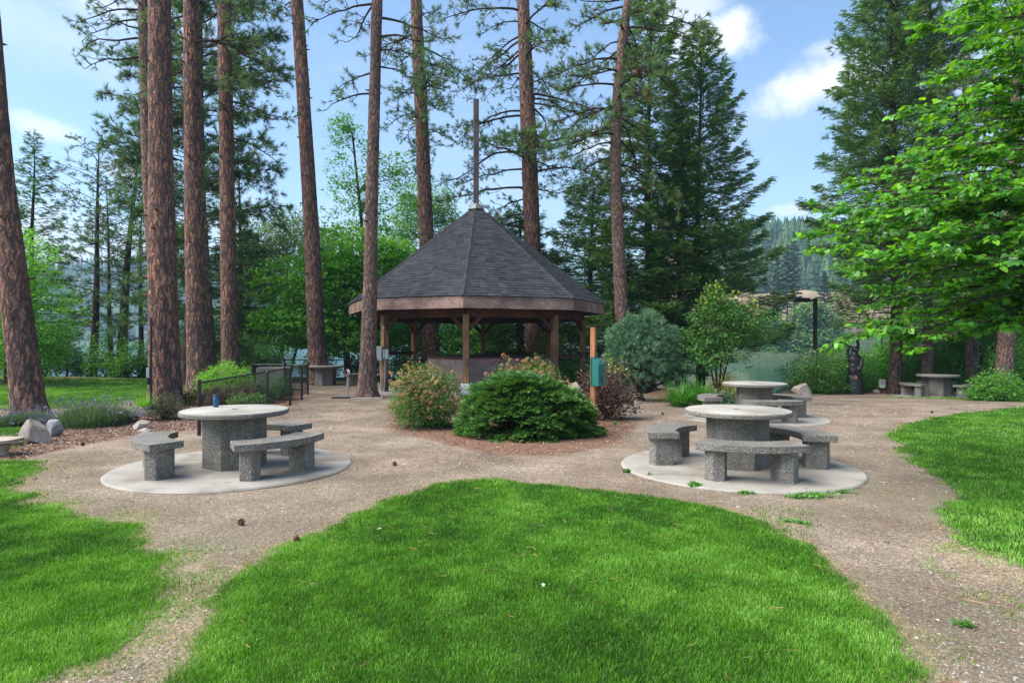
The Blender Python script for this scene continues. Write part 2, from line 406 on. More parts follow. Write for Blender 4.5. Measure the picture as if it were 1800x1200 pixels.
PLANKW = wood('bench_plank_timber', (.36, .29, .20), (.46, .38, .28), (.22, .17, .12), (2, 9, 9))

def aggregate(name, sc=62.0, dark=False):
    m, t = mat(name)
    c = ocoord(t)
    vo = nd(t, 'ShaderNodeTexVoronoi', {'Vector': c, 'Scale': sc, 'Randomness': 1.0})
    sep = nd(t, 'ShaderNodeSeparateColor', {0: vo.outputs['Color']}).outputs
    stones = ramp(t, sep[0], [(0, (.07, .07, .08)), (.2, (.15, .15, .165)), (.42, (.23, .22, .205)), (.58, (.34, .31, .275)), (.72, (.17, .15, .13)), (.80, (.27, .16, .10)), (.86, (.48, .46, .42)), (.96, (.60, .58, .55))], 'CONSTANT')
    stones = mixc_(t, .42, stones, (.23, .215, .19))
    d = vo.outputs['Distance']
    f = ramp(t, d, [(.45, (0, 0, 0)), (.62, (1, 1, 1))])
    col = mixc_(t, f, stones, (.13, .125, .115))
    big = ramp(t, noise(t, c, 2.2, 3), [(.3, (.7, .69, .66)), (.7, (1.2, 1.18, 1.14))])
    col = mixc_(t, 1.0, col, big, 'MULTIPLY')
    h = mathn(t, 'SUBTRACT', 1.0, mathn(t, 'MULTIPLY', d, 1.3))
    out(t, princ(t, col, .7, bump(t, h, .8, .007), **{'Specular IOR Level': .35})); return m
AGG = aggregate('exposed_aggregate', 78.0)
def concrete(name, base=(.40, .36, .31), var=.16, sc=1.6):
    m, t = mat(name)
    c = ocoord(t)
    n = noise(t, c, sc, 6, .65); n2 = noise(t, c, 140, 3, .6); n3 = noise(t, c, .9, 4, .6)
    col = ramp(t, n, [(.3, tuple(x * (1 - var) for x in base)), (.7, tuple(x * (1 + var) for x in base))])
    col = mixc_(t, 1.0, col, ramp(t, n2, [(.3, (.8, .8, .8)), (.7, (1.12, 1.12, 1.12))]), 'MULTIPLY')
    st = ramp(t, n3, [(.36, (.68, .64, .58)), (.52, (1, 1, 1))])
    col = mixc_(t, 1.0, col, st, 'MULTIPLY')
    out(t, princ(t, col, .82, bump(t, n2, .35, .003), **{'Specular IOR Level': .3})); return m
CONC = concrete('pad_concrete', (.31, .285, .25), .2, 1.9)
TOPC = concrete('table_top_concrete', (.37, .355, .315), .07)
CMU = None
def blockmat():
    m, t = mat('split_block')
    v = nd(t, 'ShaderNodeAttribute', attribute_name='tint').outputs['Fac']
    n = noise(t, ocoord(t), 60, 4, .7)
    c = ramp(t, v, [(0, (.24, .175, .15)), (.5, (.33, .25, .22)), (1, (.42, .33, .29))])
    c = mixc_(t, 1.0, c, ramp(t, n, [(.3, (.75,) * 3), (.7, (1.15,) * 3)]), 'MULTIPLY')
    out(t, princ(t, c, .9, bump(t, n, .6, .006))); return m
CMU = blockmat()
def simple(name, col, rough=.5, metal=0.0, nz_=.0, bmp=0, **kw):
    m, t = mat(name)
    c = col
    nrm = None
    if nz_ or bmp:
        n = noise(t, ocoord(t), 14, 5, .65)
        if nz_: c = mixc_(t, 1.0, col, ramp(t, n, [(.3, (1 - nz_,) * 3), (.7, (1 + nz_,) * 3)]), 'MULTIPLY')
        if bmp: nrm = bump(t, n, .5, bmp)
    out(t, princ(t, c, rough, nrm, Metallic=metal, **kw)); return m
BRICK = simple('cap_brick', (.17, .055, .045), .8, nz_=.35, bmp=.002)
MORTAR = simple('mortar', (.30, .27, .24), .9, nz_=.2)
BLACKM = simple('black_coated_steel', (.012, .012, .014), .35, nz_=.2)
GALV = simple('grey_enclosure_paint', (.30, .34, .35), .45, nz_=.12)
CONDUIT = simple('galvanised_conduit', (.38, .40, .41), .4, .6, .15)
GREENP = simple('green_powder_coat', (.012, .125, .105), .42, nz_=.14, bmp=.0008)
GREEND = simple('dark_slot', (.006, .008, .008), .6)
GREENT = simple('raised_green_lettering', (.03, .19, .165), .45)
BLUEB = simple('blue_bottle_enamel', (.006, .075, .20), .32, nz_=.1)
BLUEC = simple('navy_bottle_lid', (.01, .022, .06), .45)
SILV = simple('bottle_steel', (.5, .5, .5), .3, .9)
REDP = simple('red_valve_paint', (.22, .03, .02), .5, nz_=.2)
WHITEP = simple('white_sign_paint', (.55, .57, .55), .6, nz_=.08)
SIGNF = simple('pale_sign_face', (.44, .52, .47), .6, nz_=.1)
SIGNR = simple('sign_red_paint', (.20, .03, .03), .6)
RUBBER = simple('black_hose_mat', (.02, .02, .02), .7, nz_=.3)
CAPM = simple('roof_cap_metal', (.20, .20, .20), .5, .5, .15)
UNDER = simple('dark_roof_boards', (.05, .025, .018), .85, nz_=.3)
BEARM = None
def bearmat():
    m, t = mat('charred_black_wood')
    v = ocoord(t, (7, 7, 1.4)); n = noise(t, v, 5, 6, .7)
    c = ramp(t, n, [(.3, (.003, .003, .004)), (.6, (.009, .008, .008)), (.8, (.028, .026, .026))])
    out(t, princ(t, c, .36, bump(t, n, .9, .02), **{'Specular IOR Level': .5})); return m
BEARM = bearmat()
BEARO = simple('split_orange_wood', (.32, .10, .03), .6, nz_=.3)
BEARS = simple('worn_grey_wood', (.16, .16, .18), .4, nz_=.5, bmp=.01)
def rockmat(name, a, b):
    m, t = mat(name)
    c = ocoord(t); n = noise(t, c, 3.5, 8, .68); n2 = noise(t, c, 40, 4, .7)
    col = ramp(t, n, [(.3, b), (.55, a), (.75, tuple(x * 1.25 for x in a))])
    col = mixc_(t, 1.0, col, ramp(t, n2, [(.3, (.75,) * 3), (.65, (1.12,) * 3)]), 'MULTIPLY')
    h = mathn(t, 'ADD', n, mathn(t, 'MULTIPLY', n2, .2))
    out(t, princ(t, col, .85, bump(t, h, .9, .05), **{'Specular IOR Level': .25})); return m
ROCK = rockmat('tan_granite', (.36, .31, .26), (.20, .165, .135))
ROCKG = rockmat('grey_granite', (.33, .34, .36), (.20, .205, .22))

def shinglemat():
    m, t = mat('asphalt_shingles')
    a = tintattr(t); n = noise(t, ocoord(t), 90, 3, .7); n2 = noise(t, ocoord(t), .8, 4, .6)
    c = ramp(t, a, [(0, (.022, .023, .028)), (.5, (.042, .044, .052)), (1, (.066, .069, .080))])
    c = mixc_(t, 1.0, c, ramp(t, n, [(.3, (.7,) * 3), (.7, (1.35,) * 3)]), 'MULTIPLY')
    c = mixc_(t, 1.0, c, ramp(t, n2, [(.3, (.85, .85, .85)), (.7, (1.15, 1.14, 1.12))]), 'MULTIPLY')
    out(t, princ(t, c, .88, bump(t, n, .5, .004), **{'Specular IOR Level': .3})); return m
SHING = shinglemat()

# ------------------------------------------------------------------ ground
def poly_px(pts): return np.array([list(G(*p))[:2] for p in pts])
def sdist(poly, x, y):
    """signed distance (positive inside) of points to a polygon"""
    x = np.asarray(x, float); y = np.asarray(y, float)
    d = np.full(x.shape, 1e9); ins = np.zeros(x.shape, bool)
    n = len(poly)
    for i in range(n):
        ax, ay = poly[i]; bx, by = poly[(i + 1) % n]
        ex, ey = bx - ax, by - ay; L = ex * ex + ey * ey + 1e-12
        t = np.clip(((x - ax) * ex + (y - ay) * ey) / L, 0, 1)
        d = np.minimum(d, np.hypot(x - ax - t * ex, y - ay - t * ey))
        c = ((ay > y) != (by > y)) & (x < (bx - ax) * (y - ay) / (by - ay + 1e-12) + ax)
        ins ^= c
    return np.where(ins, d, -d)
def behind(pts): return np.array(pts)
A = poly_px([(330, 1200), (350, 1120), (415, 1030), (500, 968), (600, 918), (690, 877), (770, 851), (850, 844), (960, 850), (1100, 868), (1210, 884), (1310, 908), (1400, 950), (1470, 1005), (1540, 1085), (1595, 1165), (1612, 1200)])
LAWN_A = np.concatenate([A, [[2.0, 2.2], [1.6, .5], [-1.2, .5], [-1.75, 2.2]]])
B = poly_px([(0, 812), (45, 808), (75, 812), (55, 835), (15, 856), (30, 890), (150, 905), (235, 940), (252, 985), (235, 1060), (190, 1120), (90, 1180), (50, 1200)])
LAWN_B = np.concatenate([B, [[-2.55, 2.6], [-3, .5], [-9, .5], [-10, 8.5]]])
Cc = poly_px([(1800, 985), (1740, 965), (1700, 940), (1668, 905), (1682, 870), (1650, 838), (1600, 808), (1566, 768), (1590, 748), (1680, 728), (1800, 716)])
LAWN_C = np.concatenate([Cc, [[16, 16.4], [20, 14], [16, 5], [6, 4.3]]])
LAWN_D = np.concatenate([poly_px([(1560, 698), (1690, 702), (1800, 706)]), [[26, 17.5], [26, 21], [18.5, 21.5]], poly_px([(1800, 692), (1720, 694)])])
E = poly_px([(-120, 716), (60, 720), (200, 712), (240, 700), (262, 722), (330, 700), (420, 690), (420, 672), (330, 676), (250, 668), (170, 666), (140, 677), (70, 682), (-120, 684)])
LAWN_E = E
LAWN_E2 = poly_px([(-60, 668), (330, 668), (470, 664), (470, 690), (420, 690), (250, 672), (-60, 684)])
LAWN_F = poly_px([(-120, 742), (75, 738), (85, 760), (30, 785), (-120, 812)])
DRY = poly_px([(-120, 712), (240, 706), (235, 742), (-120, 742)])
PALE = poly_px([(-200, 731), (110, 729), (240, 729), (235, 738), (110, 740), (-200, 743)])
MULCHL = poly_px([(-120, 800), (30, 812), (90, 796), (210, 768), (340, 756), (352, 745), (340, 700), (300, 712), (230, 728), (190, 745), (90, 748), (-120, 790)])
MULCHC = poly_px([(680, 728), (690, 756), (790, 782), (880, 800), (990, 800), (1090, 780), (1120, 745), (1080, 715), (1000, 690), (700, 690)])
MULCHR = poly_px([(1120, 690), (1190, 706), (1260, 706), (1300, 680), (1180, 655), (1060, 655)])
MULCHF = poly_px([(340, 700), (352, 752), (500, 720), (545, 690), (470, 664), (400, 668)])
MULCHM = poly_px([(-100, 684), (60, 683), (150, 674), (140, 664), (60, 662), (-100, 665)])
WOODS = np.array([[13.5, 24.5], [40, 18.5], [120, 60], [60, 110], [14, 31]])
PADS = [('left', -3.73, 8.70, 1.53), ('right', 3.03, 8.68, 1.54), ('mid', 5.37, 14.3, 1.53), ('far', 15.5, 23.5, 1.5)]

xs = np.concatenate([-np.geomspace(2600, 14, 34), np.arange(-13.5, 15.5, .09), np.arange(15.7, 34, .5), np.geomspace(35, 2600, 34)])
ys = np.concatenate([[-60, -20, -8, -2], np.arange(0, 2.4, .4), np.arange(2.5, 13, .075), np.arange(13.1, 33, .2), np.arange(33.5, 62, 1.0), np.geomspace(64, 3400, 30)])
GX, GYY = np.meshgrid(xs, ys)
GZ = gz(GX, GYY)
far = GYY > 300
GZ = np.where(far, -6.5, GZ)
n1 = fbm(GX * 1.7, GYY * 1.7, 4, 3); n2 = fbm(GX * 7, GYY * 7, 3, 9); wob = n1 * .22 + n2 * .09
def zone(poly, w=.08, off=0.0, k=1.0): return sstep(-w, w, sdist(poly, GX, GYY) + wob * k + off)
lawn = np.maximum.reduce([zone(LAWN_A, .06, -.02, .6), zone(LAWN_B, .10, 0, 1.0), zone(LAWN_C, .08, 0, 1.), zone(LAWN_D, .2, 0, .6), zone(LAWN_E, .3), zone(LAWN_E2, .3), zone(LAWN_F, .15)])
landmask = (GYY > 16) & ((GX < -9) | (GX > 9))
lawn = np.maximum(lawn, sstep(26, 30, GYY) * (GYY < 300))
dry = np.maximum.reduce([sstep(-.2, .02, sdist(LAWN_A, GX, GYY) + wob) * (1 - lawn), sstep(-.42, .0, sdist(LAWN_B, GX, GYY) + wob * 2) * (1 - lawn), zone(DRY, .3)])
mulch = np.maximum.reduce([zone(MULCHL, .12), zone(MULCHC, .15), zone(MULCHR, .2), zone(MULCHF, .15), zone(MULCHM, .3), zone(WOODS, .6) * .8])
lawn = lawn * (1 - zone(MULCHM, .3)) * (1 - zone(WOODS, .6))
dry = dry * (1 - mulch)
pale = zone(PALE, .1)
lawn *= 1 - pale
moss = sstep(-.25, .35, fbm(GX * .8 + 3, GYY * .8, 4, 21)) * np.maximum(sstep(2.6, 4.0, GX) * sstep(13, 9, GYY), .6 * sstep(8.5, 6.5, GYY))
ny, nx = GX.shape
gm = MB()
ii = np.arange(ny - 1)[:, None] * nx + np.arange(nx - 1)[None]
fa = np.stack([ii, ii + 1, ii + nx + 1, ii + nx], -1).reshape(-1, 4)
gm.add(np.stack([GX, GYY, GZ], -1).reshape(-1, 3), fa, 0, True)
def groundmat():
    m, t = mat('park_ground')
    c = nd(t, 'ShaderNodeTexCoord').outputs['Object']
    A_ = lambda n: nd(t, 'ShaderNodeAttribute', attribute_name=n).outputs['Fac']
    n_f = noise(t, c, 55, 5, .75); n_m = noise(t, c, 7, 5, .65); n_l = noise(t, c, .9, 5, .6)
    vo = nd(t, 'ShaderNodeTexVoronoi', {'Vector': c, 'Scale': 62.0})
    vs = nd(t, 'ShaderNodeSeparateColor', {0: vo.outputs['Color']}).outputs[0]
    vo2 = nd(t, 'ShaderNodeTexVoronoi', {'Vector': c, 'Scale': 21.0})
    vs2 = nd(t, 'ShaderNodeSeparateColor', {0: vo2.outputs['Color']}).outputs[0]
    grav = ramp(t, n_l, [(.33, (.172, .137, .104)), (.5, (.248, .200, .154)), (.66, (.335, .275, .218))])
    peb = ramp(t, vs, [(0, (.55, .55, .56)), (.35, (.85, .83, .80)), (.6, (1.05, 1.0, .94)), (.8, (1.25, 1.2, 1.15)), (.93, (1.7, 1.66, 1.6))], 'CONSTANT')
    grav = mixc_(t, .75, grav, mixc_(t, 1.0, grav, peb, 'MULTIPLY'))
    peb2 = mixc_(t, ramp(t, vo2.outputs['Distance'], [(.18, (1, 1, 1)), (.26, (0, 0, 0))]), (1, 1, 1), ramp(t, vs2, [(0, (.7, .7, .7)), (.5, (1, 1, 1)), (.72, (1.3, 1.27, 1.22)), (.9, (1.7, 1.65, 1.6))], 'CONSTANT'))
    grav = mixc_(t, .8, grav, mixc_(t, 1.0, grav, peb2, 'MULTIPLY'))
    grav = mixc_(t, 1.0, grav, ramp(t, n_f, [(.3, (.62, .6, .58)), (.7, (1.25, 1.24, 1.22))]), 'MULTIPLY')
    grav = mixc_(t, mathn(t, 'MULTIPLY', A_('moss'), .62), grav, mixc_(t, 1.0, ramp(t, n_f, [(.35, (.095, .082, .05)), (.65, (.21, .185, .13))]), (1, 1, 1), 'MULTIPLY'))
    mul = ramp(t, n_f, [(.3, (.07, .04, .03)), (.5, (.17, .10, .07)), (.7, (.34, .23, .165))])
    mul = mixc_(t, .5, mul, mixc_(t, 1.0, mul, ramp(t, n_m, [(.35, (.6, .5, .45)), (.6, (1.3, 1.2, 1.1))]), 'MULTIPLY'))
    soil = ramp(t, n_f, [(.3, (.014, .035, .008)), (.7, (.035, .08, .014))])
    dr = ramp(t, n_f, [(.3, (.17, .12, .055)), (.55, (.33, .24, .12)), (.75, (.46, .36, .21))])
    dr = mixc_(t, ramp(t, n_m, [(.42, (0, 0, 0)), (.6, (.7, .7, .7))]), dr, (.06, .13, .025))
    col = mixc_(t, A_('mulch'), grav, mul)
    col = mixc_(t, mathn(t, 'MULTIPLY', A_('dry'), .55), col, dr)
    col = mixc_(t, A_('lawn'), col, soil)
    col = mixc_(t, A_('pale'), col, (.40, .34, .27))
    h = mathn(t, 'ADD', mathn(t, 'MULTIPLY', n_f, .8), mathn(t, 'MULTIPLY', mathn(t, 'SUBTRACT', 1.0, vo2.outputs['Distance']), .5))
    h = mathn(t, 'ADD', h, mathn(t, 'MULTIPLY', mathn(t, 'SUBTRACT', 1.0, vo.outputs['Distance']), .45))
    out(t, princ(t, col, .95, bump(t, h, .8, .012), **{'Specular IOR Level': .15})); return m
GROUNDM = groundmat()
ground = gm.build('ground', GROUNDM)
for nm, arr in (('lawn', lawn), ('dry', dry), ('mulch', mulch), ('pale', pale), ('moss', moss)):
    a_ = ground.data.attributes.new(nm, 'FLOAT', 'POINT'); a_.data.foreach_set('value', np.clip(arr, 0, 1).ravel().astype(np.float32))
tag(ground, kind='structure')

def watermat():
    m, t = mat('lake_water')
    c = nd(t, 'ShaderNodeTexCoord').outputs['Object']
    v = nd(t, 'ShaderNodeMapping', {'Vector': c, 'Scale': (.6, 1.8, 1)}).outputs[0]
    n = noise(t, v, 1.6, 4, .6)
    nb = noise(t, c, .012, 3, .6)
    xx = nd(t, 'ShaderNodeSeparateXYZ', {0: c}).outputs[0]   # breeze on the open reach to the left, calm cove on the right
    br = nd(t, 'ShaderNodeMapRange', {0: xx, 1: 14.0, 2: -22.0, 3: 0.0, 4: 1.0}).outputs[0]
    st = mathn(t, 'ADD', mathn(t, 'MULTIPLY', nb, .16), mathn(t, 'MULTIPLY', br, .5))
    rg = mathn(t, 'ADD', .07, mathn(t, 'MULTIPLY', br, .22))
    out(t, princ(t, (.006, .06, .05), rg, nd(t, 'ShaderNodeBump', {'Height': n, 'Strength': st, 'Distance': .12}).outputs[0], **{'IOR': 1.33, 'Specular IOR Level': 1.0})); return m
w = MB(); w.add([[-2600, 14, -3], [2600, 14, -3], [2600, 3300, -3], [-2600, 3300, -3]], np.array([[0, 1, 2, 3]]))
lake = tag(w.build('lake_water', watermat()), kind='structure')

# ------------------------------------------------------------------ hills
def hill(name, x0, x1, y0, y1, fn, m, nx=140, ny=60):
    X, Y = np.meshgrid(np.linspace(x0, x1, nx), np.linspace(y0, y1, ny))
    Z = fn(X, Y); b = MB()
    ii = np.arange(ny - 1)[:, None] * nx + np.arange(nx - 1)[None]
    b.add(np.stack([X, Y, Z], -1).reshape(-1, 3), np.stack([ii, ii + 1, ii + nx + 1, ii + nx], -1).reshape(-1, 4), 0, True)
    return tag(b.build(name, m), kind='structure')
def zfar(X, Y):
    prof = np.interp(X, [-1400, -800, -560, -430, -300, -150, 0, 200, 500, 1000, 1600], [70, 95, 112, 118, 100, 78, 80, 95, 80, 100, 90])
    s = 650 + 25 * fbm(X * .006, X * 0, 3, 2)
    return -8 + 7 * sstep(-30, 15, Y - s) + prof * sstep(10, 330, Y - s) + 14 * fbm(X * .006, Y * .006, 4, 8) * sstep(30, 200, Y - s)
def znear(X, Y):
    s = 158 + 8 * fbm(X * .03, Y * .0, 3, 4) + 1200 * sstep(8, 62, 60 - X + (Y - 165) * .22)
    d = Y - s
    z = -7 + 6 * sstep(-10, 6, d) + 3 * sstep(4, 30, d) + 17 * sstep(28, 68, d + 6 * fbm(X * .05, Y * .05, 3, 5)) + 52 * sstep(95, 300, d) + 40 * sstep(250, 600, d)
    return z + 2.2 * fbm(X * .07, Y * .07, 4, 6) * sstep(5, 40, d)
def hillmat(name, a, b, rock=None):
    m, t = mat(name)
    c = nd(t, 'ShaderNodeTexCoord').outputs['Object']; n = noise(t, c, .12, 6, .7)
    col = ramp(t, n, [(.35, a), (.65, b)])
    if rock:
        zp = nd(t, 'ShaderNodeSeparateXYZ', {0: c}).outputs[2]
        n2 = noise(t, c, .5, 6, .75)
        rk = ramp(t, n2, [(.36, rock[0]), (.5, rock[1]), (.66, rock[2])])
        nm = nd(t, 'ShaderNodeNewGeometry').outputs['Normal']
        zz = nd(t, 'ShaderNodeSeparateXYZ', {0: nm}).outputs[2]
        col = mixc_(t, ramp(t, zz, [(.86, (1, 1, 1)), (.97, (0, 0, 0))]), col, rk)
        lo = nd(t, 'ShaderNodeMapRange', {0: mathn(t, 'ADD', zp, mathn(t, 'MULTIPLY', n, 6.0)), 1: 7.0, 2: 10.0}).outputs[0]
        col = mixc_(t, lo, ramp(t, n2, [(.4, (.02, .04, .012)), (.6, (.05, .09, .03))]), col)
    out(t, princ(t, col, .95, bump(t, noise(t, c, .8, 5, .7), .8, .5))); return m
hill('far_hill', -1500, 1700, 600, 1500, zfar, hillmat('far_forest_floor', (.03, .06, .02), (.07, .10, .035)))
hill('near_hill', 20, 620, 140, 900, znear, hillmat('near_hill_ground', (.10, .11, .04), (.36, .27, .15), ((.07, .05, .045), (.25, .15, .11), (.42, .30, .21))), 150, 150)

def cone_tree(sides=6, tiers=5):
    V = []; Fs = []
    for k in range(tiers):
        z0 = .08 + .92 * k / tiers; z1 = min(1.0, z0 + .92 / tiers * 1.7); r = .20 * (1 - k / tiers) ** .8
        b = len(V)
        for j in range(sides):
            a = 2 * math.pi * j / sides + k; q = r * (.75 + .5 * ((j * 7 + k * 3) % 5) / 5)
            V.append([q * math.cos(a), q * math.sin(a), z0 - .03 * ((j + k) % 2)])
        V.append([0, 0, z1])
        Fs += [[b + j, b + (j + 1) % sides, b + sides] for j in range(sides)]
    return np.array(V), np.array(Fs)
def forest(name, n, x0, x1, y0, y1, zf, hmin, hmax, keep, m):
    X = rng.uniform(x0, x1, n * 3); Y = rng.uniform(y0, y1, n * 3)
    k = keep(X, Y, zf(X, Y)); X = X[k][:n]; Y = Y[k][:n]; n = len(X)
    Z = zf(X, Y) - .3
    a = rng.uniform(0, 6.28, n); h = rng.uniform(hmin, hmax, n); wd = rng.uniform(.8, 1.3, n)
    fr = np.zeros((n, 3, 3)); fr[:, 0, 0] = np.cos(a) * wd; fr[:, 0, 1] = np.sin(a) * wd; fr[:, 1, 0] = -np.sin(a) * wd; fr[:, 1, 1] = np.cos(a) * wd; fr[:, 2, 2] = 1
    b = MB(); b.inst(cone_tree(), np.c_[X, Y, Z], fr, h, 0)
    return tag(b.build(name, m), kind='stuff')
F_FAR = leafmat('distant_conifers', [(.012, .045, .02), (.025, .07, .03), (.05, .11, .035)], .8, 0)
F_NEAR = leafmat('hillside_conifers', [(.015, .05, .02), (.035, .085, .03), (.07, .14, .035)], .8, 0)
forest('far_forest', 9000, -1400, 1500, 650, 1150, zfar, 13, 26, lambda X, Y, Z: Z > 0, F_FAR)
forest('hillside_forest', 2600, 30, 330, 255, 620, znear, 8, 17, lambda X, Y, Z: (Z > 22) & (X / Y > .30) & (X / Y < .75), F_NEAR)
# ------------------------------------------------------------------ pavilion
PC = Vector((-1.33, 23.9, 0.0)); PHI = -1.3
def oc(k, r, z=0.0):
    a = math.radians(PHI + 45 * k)
    return np.array([r * math.sin(a), -r * math.cos(a), z])
pav = empty('octagonal_pavilion', PC, 'open octagonal timber pavilion with dark shingled roof and a tall spire pole', 'pavilion')
ER, EZ, AZ = 4.72, 3.07, 6.72
# the roof: overlapping courses of tabs on a closed shell
b = MB()
rows = 40
for k in range(8):
    e0, e1 = oc(k, ER + .04, EZ), oc(k + 1, ER + .04, EZ); ap = np.array([0, 0, AZ])
    nrm = np.cross(e1 - e0, ap - e0); nrm /= np.linalg.norm(nrm)
    if nrm[2] < 0: nrm = -nrm
    for r_ in range(rows):
        t0, t1 = r_ / rows, min(1.0, (r_ + 1.25) / rows)
        L0, R0 = e0 + (ap - e0) * t0, e1 + (ap - e1) * t0
        L1, R1 = e0 + (ap - e0) * t1, e1 + (ap - e1) * t1
        W = np.linalg.norm(R0 - L0); u = 0.0; cuts = [0.0]
        off = rng.uniform(0, .25)
        x = off
        while x < W - .05:
            cuts.append(x / W); x += rng.choice([.13, .18, .24, .30])
        cuts.append(1.0)
        for i in range(len(cuts) - 1):
            c0, c1 = cuts[i], cuts[i + 1]
            if c1 - c0 < 1e-4: continue
            g = .003 / max(W, .1)
            th = rng.choice([.009, .016])
            a0 = L0 + (R0 - L0) * (c0 + g * .5); a1 = L0 + (R0 - L0) * (c1 - g * .5)
            b0 = L1 + (R1 - L1) * c0; b1 = L1 + (R1 - L1) * c1
            V = [a0 + nrm * th, a1 + nrm * th, b1 + nrm * .001, b0 + nrm * .001, a0 - nrm * .004, a1 - nrm * .004]
            b.add(V, [[0, 1, 2, 3], [4, 5, 1, 0], [4, 0, 3], [5, 2, 1]], 0, False, float(np.clip(rng.normal(.45, .19), 0, 1)))
    b.add([e0, e1, ap], [[0, 1, 2]], 0, False, .1)
roof = b.build('roof', SHING, pav)
for k in range(8):
    c = MB(); e0 = oc(k, ER + .05, EZ + .0); ap = np.array([0, 0, AZ]); d = ap - e0; L = np.linalg.norm(d); d /= L
    side = np.cross(d, [0, 0, 1.]); side /= np.linalg.norm(side); up = np.cross(side, d)
    s = 0
    while s < L - .22:
        p = e0 + d * s; q = e0 + d * min(L, s + .27)
        w_ = min(.135, .16 * (1 - s / L) + .05)
        V = [p - side * w_ - up * .045, p + up * .034, p + side * w_ - up * .045, q - side * w_ * .9 - up * .056, q + up * .018, q + side * w_ * .9 - up * .056, p - side * w_ - up * .06, p + up * .012, p + side * w_ - up * .06]
        c.add(V, [[0, 1, 4, 3], [1, 2, 5, 4], [6, 7, 1, 0], [7, 8, 2, 1]], 0, False, float(np.clip(rng.normal(.55, .2), 0, 1)))
        s += .15
    c.build('ridge_cap', SHING, pav)
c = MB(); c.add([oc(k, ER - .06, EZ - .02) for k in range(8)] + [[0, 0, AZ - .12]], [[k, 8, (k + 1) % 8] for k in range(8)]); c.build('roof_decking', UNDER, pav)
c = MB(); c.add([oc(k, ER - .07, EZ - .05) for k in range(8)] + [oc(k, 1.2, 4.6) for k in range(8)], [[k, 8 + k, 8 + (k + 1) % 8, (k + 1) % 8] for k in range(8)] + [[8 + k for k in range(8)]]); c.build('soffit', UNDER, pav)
for k in range(8):
    a0, a1 = oc(k, ER, 0), oc(k + 1, ER, 0); m_ = (a0 + a1) / 2; inw = -m_ / np.linalg.norm(m_); ln = (a1 - a0) / np.linalg.norm(a1 - a0)
    c = MB(); L = np.linalg.norm(a1 - a0)
    for z0, z1, o_ in ((EZ - .375, EZ - .10, .0), (EZ - .094, EZ - .012, -.018)):
        c.beam(a0 - inw * o_ + ln * .0 + np.array([0, 0, (z0 + z1) / 2]), a1 - inw * o_ + np.array([0, 0, (z0 + z1) / 2]), .045, z1 - z0)
    fb = c.build('fascia_board', FASCIA, pav, .004)
    for e_ in (.10, L - .10):
        for z_ in (EZ - .17, EZ - .31):
            p = a0 + ln * e_ - inw * .026 + np.array([0, 0, z_]); MB().tube([p, p - inw * .012], .014, 8).build('bolt', BLACKM, fb)
RP = 3.94
for k in range(8):
    p = oc(k, RP)
    c = MB(); c.box((p[0], p[1], 1.30), (.19, .19, 2.5), math.radians(PHI + 45 * k)); pst = c.build('post', POSTW, pav, .008)
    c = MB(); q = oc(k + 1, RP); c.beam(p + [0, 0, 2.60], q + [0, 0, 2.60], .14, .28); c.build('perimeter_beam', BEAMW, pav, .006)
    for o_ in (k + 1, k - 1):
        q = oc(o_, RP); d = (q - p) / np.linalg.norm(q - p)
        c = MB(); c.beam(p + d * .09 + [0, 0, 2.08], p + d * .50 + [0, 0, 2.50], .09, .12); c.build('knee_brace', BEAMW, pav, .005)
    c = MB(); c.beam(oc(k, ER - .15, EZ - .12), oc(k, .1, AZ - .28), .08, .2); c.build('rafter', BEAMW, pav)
for k, z, mm in ((0, 1.06, RAILW), (1, 1.20, BEAMW), (-3, 1.24, BEAMW), (3, 1.2, BEAMW)):
    p, q = oc(k, RP + (.10 if k == 0 else 0)), oc(k + 1, RP + (.10 if k == 0 else 0)); c = MB()
    c.beam(p + [0, 0, z], q + [0, 0, z], .06, .19 if k == 0 else .13); c.build('side_rail', mm, pav, .005)
c = MB(); c.prism([oc(k, 4.28)[:2] for k in range(8)], -.25, .07); c.build('floor_slab', CONC, pav, .01)
c = MB(); c.box((-.0, 0, 8.55), (.19, .19, 4.2), .2); pl = c.build('spire_pole', POLEW, pav, .012)
c = MB(); c.lathe([(.0, AZ + .10), (.10, AZ + .09), (.30, AZ - .13), (.31, AZ - .16)], 8, smooth=False); c.build('roof_cap', CAPM, pav)
for s_ in (-1, 1): MB().beam((s_ * .26, -.16, AZ - .06), (s_ * .10, -.05, AZ + .20), .035, .02).build('pole_bracket', CAPM, pav)
c = MB()   # fallen needles lodged on the shingles
for i in range(330):
    k = rng.integers(-2, 3); e0, e1 = oc(k, ER, EZ), oc(k + 1, ER, EZ); ap = np.array([0, 0, AZ]); t_ = rng.beta(1.3, 1.6); u_ = rng.random()
    nrm = np.cross(e1 - e0, ap - e0); nrm /= np.linalg.norm(nrm); nrm *= np.sign(nrm[2])
    p = (e0 + (e1 - e0) * u_) * (1 - t_) + ap * t_ + nrm * .022
    a_ = rng.uniform(0, 6.28); u1 = (e1 - e0) / np.linalg.norm(e1 - e0); u2 = np.cross(nrm, u1)
    d = u1 * math.cos(a_) + u2 * math.sin(a_); L = rng.uniform(.05, .13); w_ = np.cross(d, nrm) * .004
    bnd = np.cross(d, nrm) * rng.uniform(-.03, .03)
    c.add([p - w_, p + w_, p + d * L / 2 + bnd + w_, p + d * L / 2 + bnd - w_, p + d * L], [[0, 1, 2, 3], [3, 2, 4]], 0, False, rng.random())
o = c.build('fallen_pine_needles', DRYG); o.location = PC; tag(o, kind='stuff')

def lobj(mb, name, m, loc, label, cat, group=None, rz=0, bevel=0):
    o = mb.build(name, m, None, bevel); o.location = loc; o.rotation_euler = (0, 0, rz); return tag(o, label, cat, group)

